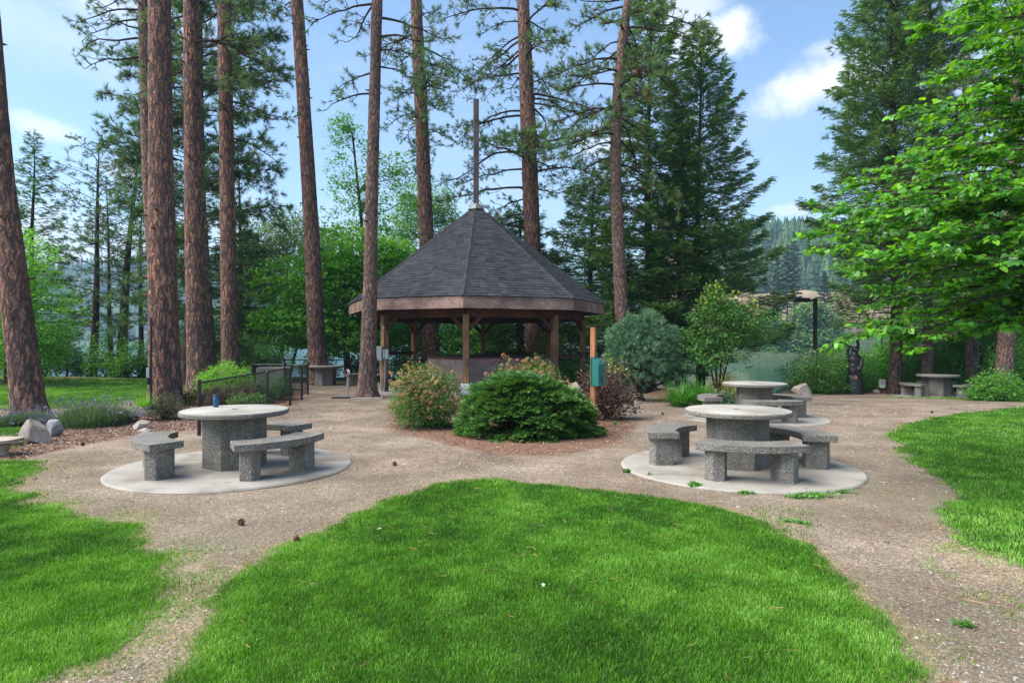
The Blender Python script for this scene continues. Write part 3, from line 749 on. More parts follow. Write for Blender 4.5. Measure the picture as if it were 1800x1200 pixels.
# electrical boxes on the front left post
pp = PC + Vector(oc(-1, RP)); 
eb = empty('electrical_box', (pp.x - .02, pp.y - .11, 0), 'larger grey electrical cabinet fixed to the front left pavilion post', 'electrical box')
c = MB(); c.box((-.16, -.09, 1.31), (.30, .16, .46)); h_ = c.build('cabinet', GALV, eb, .008)
c = MB(); c.box((-.16, -.18, 1.31), (.27, .012, .43)); c.build('door', GALV, eb, .004)
c = MB(); c.tube([(-.10, -.08, 1.08), (-.08, -.08, .9), (-.04, -.08, .06)], .024, 10); c.build('conduit', CONDUIT, eb)
c = MB(); c.box((-.17, -.19, 1.12), (.03, .02, .05)); c.build('latch', BLACKM, eb)
eb = empty('outlet_box', (pp.x + .12, pp.y - .14, 0), 'smaller grey outlet box right of the electrical cabinet', 'outlet box')
c = MB(); c.box((-.03, -.09, 1.29), (.17, .12, .30)); c.build('casing', GALV, eb, .008)
for z_ in (1.38, 1.29, 1.2):
    c = MB(); c.box((-.07, -.152, z_), (.035, .006, .035)); c.build('socket', BLACKM, eb)
c = MB(); c.tube([(-.06, -.06, 1.14), (-.07, -.06, .5), (-.10, -.05, .06)], .02, 10); c.build('conduit', CONDUIT, eb)
c = MB(); c.box((0, 0, 0), (.075, .05, .13)); lobj(c, 'junction_box', GALV, (pp.x - .02, pp.y - .125, 2.15), 'tiny grey junction box high on the front left pavilion post', 'junction box', bevel=.004)

# masonry counter inside
pts = [(-2.97, 23.4), (-1.5, 21.85), (.15, 22.55), (.75, 24.4), (-.6, 25.6), (-2.5, 25.3)]
mc = empty('masonry_counter', (-1.2, 23.6, 0.07), 'low block wall counter with red brick rim inside the pavilion', 'counter')
O = np.array([-1.2, 23.6]); c = MB(); cb = MB(); n = len(pts)
for i in range(n):
    a0 = np.array(pts[i]) - O; a1 = np.array(pts[(i + 1) % n]) - O; L = np.linalg.norm(a1 - a0); d = (a1 - a0) / L; nr = np.array([d[1], -d[0]])
    rz = math.atan2(d[1], d[0])
    for r_ in range(5):
        x = -.2 * (r_ % 2)
        while x < L:
            x0 = max(0, x) + .008; x1 = min(L, x + .40) - .008
            if x1 - x0 > .03:
                m_ = a0 + d * (x0 + x1) / 2
                c.box((m_[0], m_[1], .10 + r_ * .2), (x1 - x0, .2, .184), rz, 0, rng.random())
            x += .40
    c.beam((*a0, .52), (*a1, .52), .18, .98, 1)
    x = .0
    while x < L - .05:
        m_ = a0 + d * (x + .05); cb.box((m_[0], m_[1], 1.045), (.094, .215, .07), rz, 0, rng.random()); x += .105
    cb.beam((*a0, 1.045), (*a1, 1.045), .19, .062, 1)
c.build('block_wall', [CMU, MORTAR], mc); cb.build('brick_rim', [BRICK, MORTAR], mc)
c = MB(); c.prism([(np.array(p) - O) * 1.02 for p in pts], 1.085, 1.12); c.build('counter_top', simple('dark_counter_top', (.035, .03, .03), .6, nz_=.3), mc, .005)

# low plank bench by the left post, low wall and stones near the right of the pavilion
pb = empty('plank_bench', GY(668, 22.6), 'pale weathered plank bench at the left edge of the pavilion floor', 'bench')
c = MB(); c.beam((-.35, .0, .50), (.1, 1.3, .50), .30, .06); c.build('seat', PLANKW, pb, .006)
c = MB(); c.beam((-.25, -.05, .73), (.05, .85, .66), .05, .16); c.build('backrest', PLANKW, pb, .006)
for t_ in (.12, .85):
    c = MB(); c.box((-.35 + .45 * t_, 1.3 * t_, .235), (.22, .1, .47)); c.build('leg', BEAMW, pb, .006)
cbn = empty('concrete_bench', (-3.25, 22.6, .07), 'dark topped low bench under the pavilion left of the block counter', 'bench')
c = MB(); c.box((0, 0, .42), (.55, 1.3, .07)); c.build('seat', simple('bench_dark_plank', (.09, .07, .06), .7, nz_=.3), cbn, .008)
for s_ in (-1, 1):
    c = MB(); c.box((0, s_ * .45, .19), (.4, .15, .385)); c.build('leg', CMU, cbn, .006)
c = MB(); c.beam((0, 0, 0), (2.0, .5, 0), .25, .85); lobj(c, 'retaining_wall', CMU, (2.05, 25.3, .35), 'low grey block retaining wall behind the pavilion right side', 'wall', bevel=.01)

# ------------------------------------------------------------------ picnic sets
def arc_poly(ri, ro, hs, n=14, inset=.04):
    a = np.radians(np.linspace(-hs, hs, n)); b_ = np.radians(np.linspace(hs - 3.5, -hs + 3.5, n))
    return [(ri * math.cos(x), ri * math.sin(x)) for x in a][::1], [(ro * math.cos(x), ro * math.sin(x)) for x in b_]
def make_bench(label, group):
    t = empty('curved_bench', (0, 0, 0), label, 'bench', group)
    i_, o_ = arc_poly(.80, 1.22, 36); poly = np.array((i_ + o_)[::-1]) 
    oc_ = np.array([1.0, 0]); poly = poly - oc_
    a2 = np.roll(poly, -1, 0); area = .5 * np.sum(poly[:, 0] * a2[:, 1] - a2[:, 0] * poly[:, 1])
    if area < 0: poly = poly[::-1]
    s = MB(); s.prism(poly, .365, .45); s.build('seat', AGG, t, .012, 3)
    for sg in (-1, 1):
        a = math.radians(23 * sg); R_ = lambda r, da: (r * math.cos(a + da) - 1.0, r * math.sin(a + da))
        pl_ = [R_(.85, -.10), R_(1.10, -.11), R_(1.17, .0), R_(1.10, .11), R_(.85, .10)]
        l = MB(); l.prism(pl_, -.03, .364); l.build('leg', AGG, t, .008)
    return t
def make_table(label, group):
    t = empty('round_picnic_table', (0, 0, 0), label, 'table', group)
    s = MB(); s.lathe([(.0, .685), (.655, .685), (.686, .70), (.688, .735), (.678, .752)], 72, mat=0)
    s.lathe([(.678, .752), (.667, .758), (.034, .760), (.032, .70), (0, .70)], 72, mat=1)
    top = s.build('tabletop', [AGG, TOPC], t); top.data.set_sharp_from_angle(angle=.5)
    l = MB(); l.lathe([(.034, .7605), (.04, .7612), (.047, .7605)], 24); l.build('umbrella_hole_ring', BLACKM, top)
    l = MB(); l.lathe([(0, .722), (.031, .722)], 20); l.build('umbrella_hole', GREEND, top)
    p = MB(); p.prism([(.405 * math.cos(math.radians(60 * k)), .405 * math.sin(math.radians(60 * k))) for k in range(6)], -.03, .684); p.build('pedestal', AGG, t, .012)
    return t
def copy_tree(o, parent=None):
    c = o.copy(); COL.objects.link(c); c.parent = parent
    for ch in o.children: copy_tree(ch, c)
    return c
bench0 = table0 = None
TL = {'left': 'round concrete picnic table with a blue bottle standing on it',
      'right': 'nearest round concrete table on the right side, weeds at its pad edge',
      'mid': 'round concrete table just behind the nearest right one, by the long grass clumps',
      'far': 'farthest round concrete table, at the right beyond the carved bear'}
BL = {('left', 0): 'speckled curved bench seen end on, left of the table with the bottle',
      ('left', 1): 'speckled curved bench in front of the table with the bottle',
      ('left', 2): 'speckled curved bench behind the table with the bottle, partly hidden',
      ('right', 0): 'speckled curved bench nearest the camera at the near right table',
      ('right', 1): 'speckled curved bench on the right of the near right table',
      ('right', 2): 'speckled curved bench on the left of the near right table',
      ('mid', 0): 'speckled curved bench seen just above the near right tabletop',
      ('mid', 1): 'speckled curved bench on the lake side of the middle right table',
      ('mid', 2): 'speckled curved bench beside the long grass clump',
      ('far', 0): 'curved bench on the front right of the farthest table',
      ('far', 1): 'curved bench mostly hidden behind the farthest table and its front bench',
      ('far', 2): 'curved bench on the left of the farthest table, near the dark trunk'}
ANG = {'left': (211, 325, 85), 'right': (260, 14, 150), 'mid': (270, 25, 160), 'far': (305, 60, 180)}
PROT = {'left': 28, 'right': 42, 'mid': 20, 'far': 20}
PLAB = {'left': 'pale round concrete pad under the table with the bottle', 'right': 'pale round concrete pad with weeds along its front edge',
        'mid': 'round concrete pad partly hidden behind the near right table', 'far': 'small round concrete pad under the farthest table'}
for nm, X, Y, R in PADS:
    z = float(gz(X, Y))
    pd = MB(); pd.lathe([(0, .03), (R - .02, .03), (R, .012), (R, -.12)], 96, smooth=False)
    lobj(pd, 'concrete_pad', CONC, (X, Y, z), PLAB[nm], 'concrete pad', 'concrete pads under the picnic tables', rz=1.1 * X)
    z += .03
    if table0 is None: t = table0 = make_table(TL[nm], 'round concrete picnic tables')
    else: t = copy_tree(table0); t['label'] = TL[nm]
    t.location = (X, Y, z); t.rotation_euler = (0, 0, math.radians(PROT[nm]))
    for i, a in enumerate(ANG[nm]):
        if bench0 is None: q = bench0 = make_bench(BL[nm, i], 'curved concrete benches')
        else: q = copy_tree(bench0); q['label'] = BL[nm, i]
        ar = math.radians(a); q.location = (X + 1.0 * math.cos(ar), Y + 1.0 * math.sin(ar), z); q.rotation_euler = (0, 0, ar)
# a further set by the lake fence behind the leaning trunk
fp = GY(572, 25.2)
t = copy_tree(table0); t['label'] = 'round concrete table half hidden behind a trunk, left of the pavilion'; t.location = fp
q = copy_tree(bench0); q['label'] = 'dark bench beside the table hidden behind the trunk, left of the pavilion'; q.location = fp + Vector((1.25, -.1, 0)); q.rotation_euler = (0, 0, -.2)

# bottle
zt = float(gz(-3.73, 8.70)) + .03 + .758
bp = P(379.5, 714, 8.98)
bo = empty('water_bottle', (bp.x, 8.98, zt), 'blue metal water bottle with dark loop lid standing on the left table', 'bottle')
c = MB(); c.lathe([(0, .001), (.034, .001), (.0375, .006), (.0375, .125), (.034, .136), (.030, .142)], 32); bb = c.build('body', BLUEB, bo)
c = MB(); c.lathe([(.031, .142), (.033, .144), (.033, .166), (.026, .172), (0, .172)], 32); c.build('lid', BLUEC, bo)
c = MB(); a_ = np.linspace(-1.4, 1.4, 9); c.tube([(.032 + .02 * math.cos(x), 0, .152 + .016 * math.sin(x)) for x in a_], .0045, 8); c.build('loop_handle', BLUEC, bo)
c = MB(); c.tube([(-.004, -.0377, .05), (.001, -.0385, .043), (.006, -.0377, .052), (.011, -.0375, .062)], .0014, 5); c.build('emblem', SILV, bo)

# dog bag dispenser
dp = G(1043, 750)
ds = empty('bag_dispenser_post', (dp.x, dp.y, dp.z), 'orange cedar post carrying a dark green metal bag dispenser box', 'dispenser')
rz = math.radians(-28)
c = MB(); c.box((0, 0, .95), (.098, .098, 2.05), rz); c.build('post', CEDAR, ds, .006)
R_ = Matrix.Rotation(math.radians(38), 3, 'Z')
def dpt(x, y, z): v = R_ @ Vector((x, y, z)); return (v.x + .02, v.y - .04, v.z)
c = MB(); prof = [(-.02, .82), (-.20, .82), (-.20, 1.26), (-.02, 1.37)]
V = [dpt(sx * .1, y, z) for sx in (-1, 1) for y, z in prof]
c.add(V, [[0, 1, 2, 3], [7, 6, 5, 4], [0, 4, 5, 1], [1, 5, 6, 2], [2, 6, 7, 3], [3, 7, 4, 0]]); bx_ = c.build('box', GREENP, ds, .004)
c = MB(); V = [dpt(sx * .115, y, z) for sx in (-1, 1) for y, z in ((-.02, .81), (-.02, 1.385), (.0, 1.385), (.0, .81))]
c.add(V, [[0, 1, 2, 3], [7, 6, 5, 4], [0, 4, 5, 1], [1, 5, 6, 2], [2, 6, 7, 3], [3, 7, 4, 0]]); c.build('back_plate', GREENP, ds, .002)
c = MB(); c.beam(dpt(.0, -.07, 1.348), dpt(.0, -.15, 1.305), .02, .035); c.build('hasp', GREENP, bx_)
c = MB(); pts_ = [(.020 * math.cos(a) * (1.15 if math.sin(a) < 0 else .9), .065 * (1 if math.sin(a) > 0 else -1) + .02 * math.sin(a)) for a in np.linspace(0, 6.28, 17)[:-1]]
n = len(pts_); V = [dpt(x, -.2015, .95 + z) for x, z in pts_]; c.add(V, [list(range(n))]); c.build('bag_slot', GREEND, bx_)
# raised lettering: three short lines, too worn to read in the photograph
cu = bpy.data.curves.new('raised_lettering', 'FONT'); cu.body = "PLEASE\nCLEAN UP\nAFTER\nYOUR DOG"; cu.size = .036; cu.extrude = .001; cu.align_x = 'CENTER'; cu.space_line = 1.15
to = bpy.data.objects.new('raised_lettering', cu); COL.objects.link(to); cu.materials.append(GREENT)
bpy.context.view_layer.update(); dg = bpy.context.evaluated_depsgraph_get()
me = bpy.data.meshes.new_from_object(to.evaluated_get(dg)); bpy.data.objects.remove(to)
to = bpy.data.objects.new('raised_lettering', me); COL.objects.link(to); to.parent = bx_
to.location = dpt(0, -.2015, 1.205); to.rotation_euler = (math.radians(90), 0, math.radians(38))

# ------------------------------------------------------------------ chain link fences
def fence(name, pts, posts, label, h=.98, cell=.055, wire=.0026, z0=0.0):
    f = empty(name, (*pts[0], z0), label, 'fence', 'black chain link fences'); o = np.array([*pts[0], z0])
    for (x, y) in posts:
        z = float(gz(x, y)); c = MB(); c.tube([(x - o[0], y - o[1], z - .05 - z0), (x - o[0], y - o[1], z + h + .01 - z0)], .032, 12)
        c.ball((x - o[0], y - o[1], z + h + .015 - z0), (.036, .036, .03), 10, 6); c.build('post', BLACKM, f)
    rl = MB(); ms = MB()
    for i in range(len(pts) - 1):
        a = np.array([*pts[i], float(gz(*pts[i]))]) - o; b2 = np.array([*pts[i + 1], float(gz(*pts[i + 1]))]) - o
        rl.tube([a + [0, 0, h - .03], b2 + [0, 0, h - .03]], .021, 10)
        L = np.linalg.norm((b2 - a)[:2]); d = (b2 - a) / L; H0, H1 = .04, h - .04; hh = H1 - H0
        nseg = int(L / cell)
        # each wire zigzags; drawn as straight diagonals of both hands
        for sg in (1, -1):
            s0 = np.arange(-hh, L, cell * 1.414) if sg > 0 else np.arange(0, L + hh, cell * 1.414)
            for s_ in s0:
                e_ = s_ + sg * hh; zA, zB = H0, H1; sa, sb = s_, e_
                lo, hi = min(sa, sb), max(sa, sb)
                if hi <= 0 or lo >= L: continue
                def cl(s): return H0 + (s - sa) / (sb - sa) * hh
                sa2, sb2 = np.clip(sa, 0, L), np.clip(sb, 0, L)
                p = a + d * sa2 + [0, 0, cl(sa2)]; q = a + d * sb2 + [0, 0, cl(sb2)]
                nrm = np.array([-d[1], d[0], 0])
                ms.tube([p + nrm * .003 * sg, q + nrm * .003 * sg], wire, 3, smooth=False, cap=False)
    rl.build('top_rail', BLACKM, f); ms.build('chain_link_mesh', BLACKM, f)
    return f
def fx(px, Y): return ((px - 900) / F * Y, Y)
fence('chain_link_fence', [fx(350, 11.7), fx(541, 20.6)], [fx(350, 11.7), fx(470, 14.7), fx(510, 17.1), fx(530.5, 18.9), fx(541, 20.6)],
      'black chain link fence running back from beside the left picnic table')
fence('chain_link_fence', [fx(541, 20.75), fx(443, 21.2), fx(452, 26.2), fx(545, 26.5)], [fx(500, 20.9), fx(443, 21.2), fx(447, 23.5), fx(452, 26.2), fx(500, 26.4)],
      'black chain link fence enclosing the grey block behind the shrubs')
lf = [fx(p_, 26.3) for p_ in (560, 617, 702, 770, 850, 930, 1010)]
fence('chain_link_fence', [lf[0], lf[-1]], lf, 'long black chain link fence along the lake behind the pavilion', cell=.075)
c = MB(); c.box((0, 0, .35), (1.0, .7, .9)); lobj(c, 'concrete_block', concrete('block_concrete', (.26, .25, .24)), GY(482, 22.6), 'grey concrete block standing inside the fenced enclosure', 'concrete block', bevel=.015)

# spigot
sg_ = G(612, 698)
sp = empty('garden_hydrant', sg_, 'upright galvanised water hydrant pipe with red handle left of the pavilion', 'hydrant')
c = MB(); c.tube([(0, 0, -.05), (0, 0, .80)], .024, 10); c.build('standpipe', CONDUIT, sp)
c = MB(); c.tube([(0, 0, .80), (0, 0, .86)], .035, 10); c.tube([(0, -.02, .82), (.05, -.07, .80), (.07, -.09, .72)], .02, 8); c.build('spout', CONDUIT, sp)
c = MB(); c.tube([(-.02, 0, .86), (-.09, 0, .80), (-.11, 0, .62)], .014, 8); c.tube([(-.02, -.03, .66), (.05, -.04, .60)], .018, 8); c.build('handle', REDP, sp)
c = MB(); c.tube([(.05, -.08, .72), (.08, -.08, .55), (.07, -.07, .38), (.10, -.07, .30)], .016, 8); c.build('hose', RUBBER, sp)
c = MB(); c.beam((-.48, .02, .02), (.30, .05, .02), .24, .05); lobj(c, 'rubber_mat', RUBBER, G(612, 700), 'long black mat lying on the gravel under the water hydrant', 'mat', bevel=.01)
c = MB(); c.beam((-.4, -.0, .015), (.55, .1, .015), .3, .05); lobj(c, 'stone_slab', CONC, G(640, 701), 'flat grey stone slab at the foot of the slender front trunk', 'stone slab', bevel=.012)

# lamp post by the lake, utility post on the left
lp = GY(1433, 27.5); topz = 1.7 + 76 * 27.5 / F
lm = empty('street_lamp', lp, 'tall black square lamp post with a flat head above the lakeside bushes', 'street lamp')
h_ = topz - lp.z
c = MB(); c.box((0, 0, h_ / 2), (.125, .125, h_), .3); c.build('post', BLACKM, lm, .006)
c = MB(); c.beam((0, 0, h_ - .09), (-.34, -.05, h_ - .09), .09, .08); c.build('arm', BLACKM, lm, .004)
c = MB(); V = [(-.28, -.24, h_ - .17), (-1.06, -.34, h_ - .17), (-1.06, .12, h_ - .17), (-.28, .18, h_ - .17), (-.30, -.20, h_ + .0), (-.98, -.28, h_ + .02), (-.98, .07, h_ + .02), (-.30, .14, h_ + .0)]
c.add(V, [[0, 1, 2, 3], [7, 6, 5, 4], [0, 4, 5, 1], [1, 5, 6, 2], [2, 6, 7, 3], [3, 7, 4, 0]]); hd = c.build('lamp_head', BLACKM, lm, .02)
c = MB(); V = [(-.36, -.18, h_ - .176), (-.98, -.26, h_ - .176), (-.98, .06, h_ - .176), (-.36, .10, h_ - .176)]; c.add(V, [[0, 1, 2, 3]]); c.build('lens', simple('lamp_lens', (.45, .45, .42), .2), hd)
c = MB(); c.box((-.16, -.10, .95 + .35), (.30, .02, .62), .2); c.build('notice_plate', WHITEP, lm)
c = MB()
for i in range(4): c.box((-.16, -.113, 1.5 - i * .13), (.20, .004, .05), .2)
c.build('notice_lines', BLACKM, lm)
up_ = GY(265.5, 16.3)
ut = empty('utility_post', up_, 'thin black metal post with small outlet boxes beside the broad left trunk', 'post')
c = MB(); c.tube([(0, 0, -.05), (0, 0, 2.3)], .032, 10); c.build('post', BLACKM, ut)
c = MB(); c.box((-.055, -.03, .92), (.07, .06, .24)); c.build('outlet_box', GALV, ut, .005)
c = MB(); c.box((-.055, -.03, .70), (.05, .05, .16)); c.build('switch_box', BLACKM, ut, .005)
c = MB(); c.ball((-.03, -.04, .30), .03, 8, 6); c.tube([(-.06, -.05, .33), (.0, -.06, .27)], .012, 6); c.build('tap', CONDUIT, ut)

# trail sign
s0 = GY(1550.5, 24.8)
sn = empty('trail_sign', s0, 'small pale sign with dark red lettering low in front of the woodland', 'sign')
zc = 1.7 - 74 * 24.8 / F - s0.z
c = MB(); c.box((0, 0, zc), (.25, .02, .32)); pn = c.build('panel', WHITEP, sn, .003)
c = MB(); c.box((.01, -.012, zc + .01), (.19, .006, .27)); c.build('face', SIGNF, pn)
c = MB(); c.box((-.115, -.01, zc), (.03, .03, .32)); c.build('edge_strip', PLANKW, pn)
c = MB(); c.box((0, .03, zc / 2), (.05, .04, zc + .1)); c.build('stake', BEAMW, sn)
def letters(txt, size, loc, m, parent):
    cu = bpy.data.curves.new('lettering', 'FONT'); cu.body = txt; cu.size = size; cu.extrude = .001; cu.align_x = 'CENTER'; cu.offset = .0015
    t_ = bpy.data.objects.new('lettering', cu); COL.objects.link(t_); bpy.context.view_layer.update()
    me = bpy.data.meshes.new_from_object(t_.evaluated_get(bpy.context.evaluated_depsgraph_get())); bpy.data.objects.remove(t_)
    me.materials.append(m); o = bpy.data.objects.new('lettering', me); COL.objects.link(o); o.parent = parent; o.location = loc; o.rotation_euler = (math.radians(90), 0, 0)
letters("THIS\nAREA IS\nNOT", .068, (.01, -.018, zc + .10), SIGNR, pn)

# ------------------------------------------------------------------ carved bear
bz = G(1501, 692)
bear = empty('bear_sculpture', bz, 'black carved wooden bear standing upright with one paw raised overhead', 'sculpture')
c = MB()
prof = [(.0, -.05), (.37, -.05), (.35, .10), (.32, .35), (.28, .60), (.24, .72), (.0, .74)]
c.lathe(prof, 24); 
for i in range(9):
    a = i * .75; c.tube([(.31 * math.cos(a), .28 * math.sin(a), -.04), (.27 * math.cos(a), .26 * math.sin(a), .3), (.23 * math.cos(a), .2 * math.sin(a), .62)], [.07, .05, .03], 8)
c.ball((.0, 0, .95), (.235, .21, .42)); c.ball((.02, 0, 1.25), (.225, .2, .34)); c.ball((.01, -.02, 1.45), (.17, .16, .2))
c.ball((-.1, -.06, .80), (.12, .16, .26)); c.ball((.13, -.05, .80), (.12, .16, .26))
c.tube([(.0, 0, 1.45), (.02, -.02, 1.68)], .125, 12)
c.ball((.02, -.05, 1.70), (.125, .14, .12)); c.ball((.015, -.17, 1.665), (.06, .09, .055)); c.ball((.015, -.235, 1.675), (.028, .03, .024))
c.ball((-.085, 0, 1.80), (.042, .03, .045)); c.ball((.12, 0, 1.80), (.042, .03, .045))
c.tube([(-.16, 0, 1.28), (-.235, 0, 1.42), (-.24, -.02, 1.66), (-.20, -.04, 1.86), (-.15, -.05, 2.0)], [.10, .08, .07, .062, .055], 12)
c.tube([(.10, .03, 1.6), (.17, .02, 1.78), (.15, -.02, 1.92), (.10, -.04, 2.04)], [.075, .06, .05, .05], 12)
c.tube([(.16, .0, 1.42), (.25, -.08, 1.28), (.20, -.18, 1.10), (.10, -.225, .98), (.06, -.225, .92)], [.085, .085, .078, .068, .06], 12)
for i in range(4): c.tube([(.03 + i * .022, -.25, .93), (.03 + i * .022, -.272, .865)], [.014, .009], 6)
bb = c.build('body', BEARM, bear)
rm = bb.modifiers.new('remesh', 'REMESH'); rm.mode = 'VOXEL'; rm.voxel_size = .014; rm.use_smooth_shade = True
sm = bb.modifiers.new('smooth', 'SMOOTH'); sm.iterations = 4; sm.factor = .5
c = MB(); c.ball((-.05, -.05, 2.07), (.19, .09, .065)); c.ball((.11, -.06, 2.07), (.08, .06, .05)); hb = c.build('carved_fish', BEARS, bear)
rm = hb.modifiers.new('remesh', 'REMESH'); rm.mode = 'VOXEL'; rm.voxel_size = .012; rm.use_smooth_shade = True
for s_ in (-1, 1):
    c = MB(); c.ball((.02 + s_ * .045, -.165, 1.73), .012, 8, 6); c.build('eye', GREEND, bear)
c = MB(); c.add([(-.11, -.29, .58), (-.06, -.315, .56), (-.04, -.30, .66), (-.07, -.275, .73), (-.10, -.28, .70), (-.06, -.26, .6)], [[0, 1, 2, 3, 4], [0, 4, 3, 5]]); c.build('split_wood_patch', BEARO, bear)

# ------------------------------------------------------------------ rocks
def rock(loc, size, label, m=None, seed=0, rz=0.0, group='garden boulders', cuts=7, taper=.5):
    r = np.random.default_rng(seed); import bmesh
    bm = bmesh.new(); bmesh.ops.create_icosphere(bm, subdivisions=4, radius=1.0)
    V = np.array([v.co[:] for v in bm.verts])
    for i in range(cuts + 6):
        n = r.normal(size=3); n /= np.linalg.norm(n); d0 = r.uniform(.42, .78); d = V @ n
        V = V - np.outer(np.maximum(0, d - d0) * .985, n)
    V *= 1 + .05 * fbm(V[:, 0] * 3 + V[:, 2] * 2, V[:, 1] * 3 + V[:, 2], 3, seed)[:, None]
    V = V / np.abs(V).max(0) * np.array(size) / 2
    tz = np.clip(V[:, 2] / size[2] + .5, 0, 1); V[:, :2] *= (1 - taper * tz ** 1.3)[:, None]; V[:, 0] += r.uniform(-.12, .12) * size[0] * tz
    V[:, 2] += size[2] * .36
    for v, c_ in zip(bm.verts, V): v.co = c_
    me = bpy.data.meshes.new('boulder'); bm.to_mesh(me); bm.free()
    me.shade_smooth() if hasattr(me, 'shade_smooth') else None; me.set_sharp_from_angle(angle=.5)
    me.materials.append(m or ROCK); o = bpy.data.objects.new('boulder', me); COL.objects.link(o)
    o.location = loc; o.rotation_euler = (0, 0, rz); return tag(o, label, 'boulder', group)
rock(G(66, 777), (.58, .5, .46), 'pointed tan boulder between the lavender and the left bench', seed=3, rz=.4)
rock(G(96, 766), (.42, .4, .36), 'smaller blue grey boulder tucked against the big lavender', ROCKG, seed=8)
rock(G(20, 783), (.7, .35, .12), 'flat pale stone at the far left edge of the bark bed', seed=12)
rock(G(241, 738), (.50, .4, .34), 'rounded tan boulder below the lime grass tuft', seed=21)
rock(G(247, 753), (.42, .35, .26), 'low brown boulder left of the burgundy shrub', seed=24)
rock(G(254, 764), (.40, .3, .16), 'flat stone in the bark behind the left bench', seed=27)
rock(G(338, 708), (.42, .4, .35), 'grey stone beside the black fence end post', ROCKG, seed=31)
rock(G(1414, 697), (.95, .7, .62), 'large pale slanted boulder at the lakeside near the bear', seed=41, rz=-.5)
rock(G(1446, 689), (.32, .3, .22), 'little dark stone touching the large lakeside boulder', ROCKG, seed=44)
rock(G(1540, 690), (.55, .4, .16), 'flat stone under the small trail sign', seed=47)
rock(G(1570, 691), (.42, .3, .30), 'stone at the foot of the dark trunk, left of the farthest table', ROCKG, seed=51)
rock(G(1582, 691), (.34, .3, .34), 'stone between the dark trunk and the farthest bench', seed=53)
rock(GY(822, 18.2), (.95, .5, .62), 'smooth grey stone behind the rusty flowering shrub', ROCKG, seed=57, taper=.1)
rock(GY(1005, 19), (.8, .5, .6), 'pale stone behind the orange post, under the seed heads', seed=59, taper=.1)
rock(GY(1103, 15.8), (.32, .2, .2), 'small pale stone at the edge of the blue pine bed', seed=63)
rock(GY(1120, 16.4), (.36, .26, .26), 'light stone leaning at the stem of the blue pine', seed=66)

# garden bench at the left edge of the picture
gb = empty('scroll_bench', G(-8, 800), 'pale cast stone bench with scroll foot, cut by the left picture edge', 'bench')
c = MB(); c.prism([(-.75 + .0, -.22), (.25, -.24), (.32, -.15), (.34, 0), (.32, .15), (.25, .24), (-.75, .22)], .20, .25); c.build('seat', concrete('cast_stone', (.42, .36, .29)), gb, .02, 3)
c = MB(); c.lathe([(.0, 0), (.12, 0), (.13, .03), (.09, .06), (.11, .10), (.13, .14), (.11, .18), (.08, .198)], 20, c=(.08, 0, 0)); c.build('foot', bpy.data.materials['cast_stone'], gb)
c = MB(); c.lathe([(.0, 0), (.12, 0), (.13, .03), (.09, .06), (.11, .10), (.13, .14), (.11, .18), (.08, .198)], 20, c=(-.55, 0, 0)); c.build('foot', bpy.data.materials['cast_stone'], gb)

# pine cones
CONEM = simple('cone_scales', (.11, .04, .022), .8, nz_=.3)
def cone_mesh():
    b = MB()
    for i in range(90):
        t_ = i / 90; a = i * 2.4; r = .032 * math.sin(math.pi * (.12 + .85 * t_)) + .004; z = .008 + t_ * .065
        d = np.array([math.cos(a), math.sin(a), .35]); s_ = np.array([-math.sin(a), math.cos(a), 0]) * .008
        p = np.array([0, 0, z]); b.add([p - s_ * .6, p + s_ * .6, p + d * r * 1.0 + s_, p + d * (r + .007), p + d * r * 1.0 - s_], [[0, 1, 2, 3, 4]])
    b.ball((0, 0, .04), (.012, .012, .035), 8, 6); return b
cn = None
for i, (px, py, lb) in enumerate([(427, 921, 'open brown pine cone lying alone in front of the left picnic pad'), (1162, 729, 'pine cone on the gravel right of the orange post'), (514, 955, 'small broken cone on the grass edge of the middle lawn'),
                   (144, 784, 'pine cone lying in the bark below the lavender'), (1641, 726, 'pine cone on the path before the right lawn'), (697, 817, 'pine cone on the gravel left of the spreading spruce')]):
    if cn is None: cn = lobj(cone_mesh(), 'pine_cone', CONEM, (0, 0, 0), lb, 'pine cone', 'fallen pine cones'); o = cn
    else: o = cn.copy(); COL.objects.link(o); o['label'] = lb
    g_ = G(px, py); o.location = g_ + Vector((0, 0, .02)); o.rotation_euler = (1.3, .2 * i, 1.1 * i); o.scale = (.8,) * 3
# ------------------------------------------------------------------ leaf and needle templates
def T_tuft(n, spread, w, seed, curve=.0, l0=.75):
    r = np.random.default_rng(seed); V = []; Fs = []
    for i in range(n):
        th = r.uniform(0, 6.28); a = math.radians(r.uniform(8, spread)); L = r.uniform(l0, 1)
        d = np.array([math.cos(a), math.sin(a) * math.cos(th), math.sin(a) * math.sin(th)])
        s = np.cross(d, r.normal(size=3)); s /= np.linalg.norm(s) + 1e-9
        o = np.array([r.uniform(-.25, .1), 0, 0]); k = len(V)
        V += [o - s * w, o + s * w, o + d * L]; Fs.append([k, k + 1, k + 2])
    return np.array(V), np.array(Fs)
def T_spray(pairs, w, L, seed, flat=.25, ang=48):
    r = np.random.default_rng(seed); V = []; Fs = []
    for i in range(pairs):
        x = (i + .5) / pairs
        for sg in (-1, 1):
            a = math.radians(ang + r.uniform(-14, 14)); l = L * (1 - .45 * x) * r.uniform(.8, 1.15)
            d = np.array([math.cos(a), sg * math.sin(a), r.uniform(-flat, flat)]); s = np.array([-d[1], d[0], r.uniform(-.6, .6)]) * w
            o = np.array([x + r.uniform(-.02, .02), 0, 0]); k = len(V)
            V += [o - s, o + s, o + d * l]; Fs.append([k, k + 1, k + 2])
    return np.array(V), np.array(Fs)
TUFT = [T_tuft(20, 72, .030, i) for i in range(3)]
TUFTN = [T_tuft(30, 68, .018, i + 9) for i in range(2)]
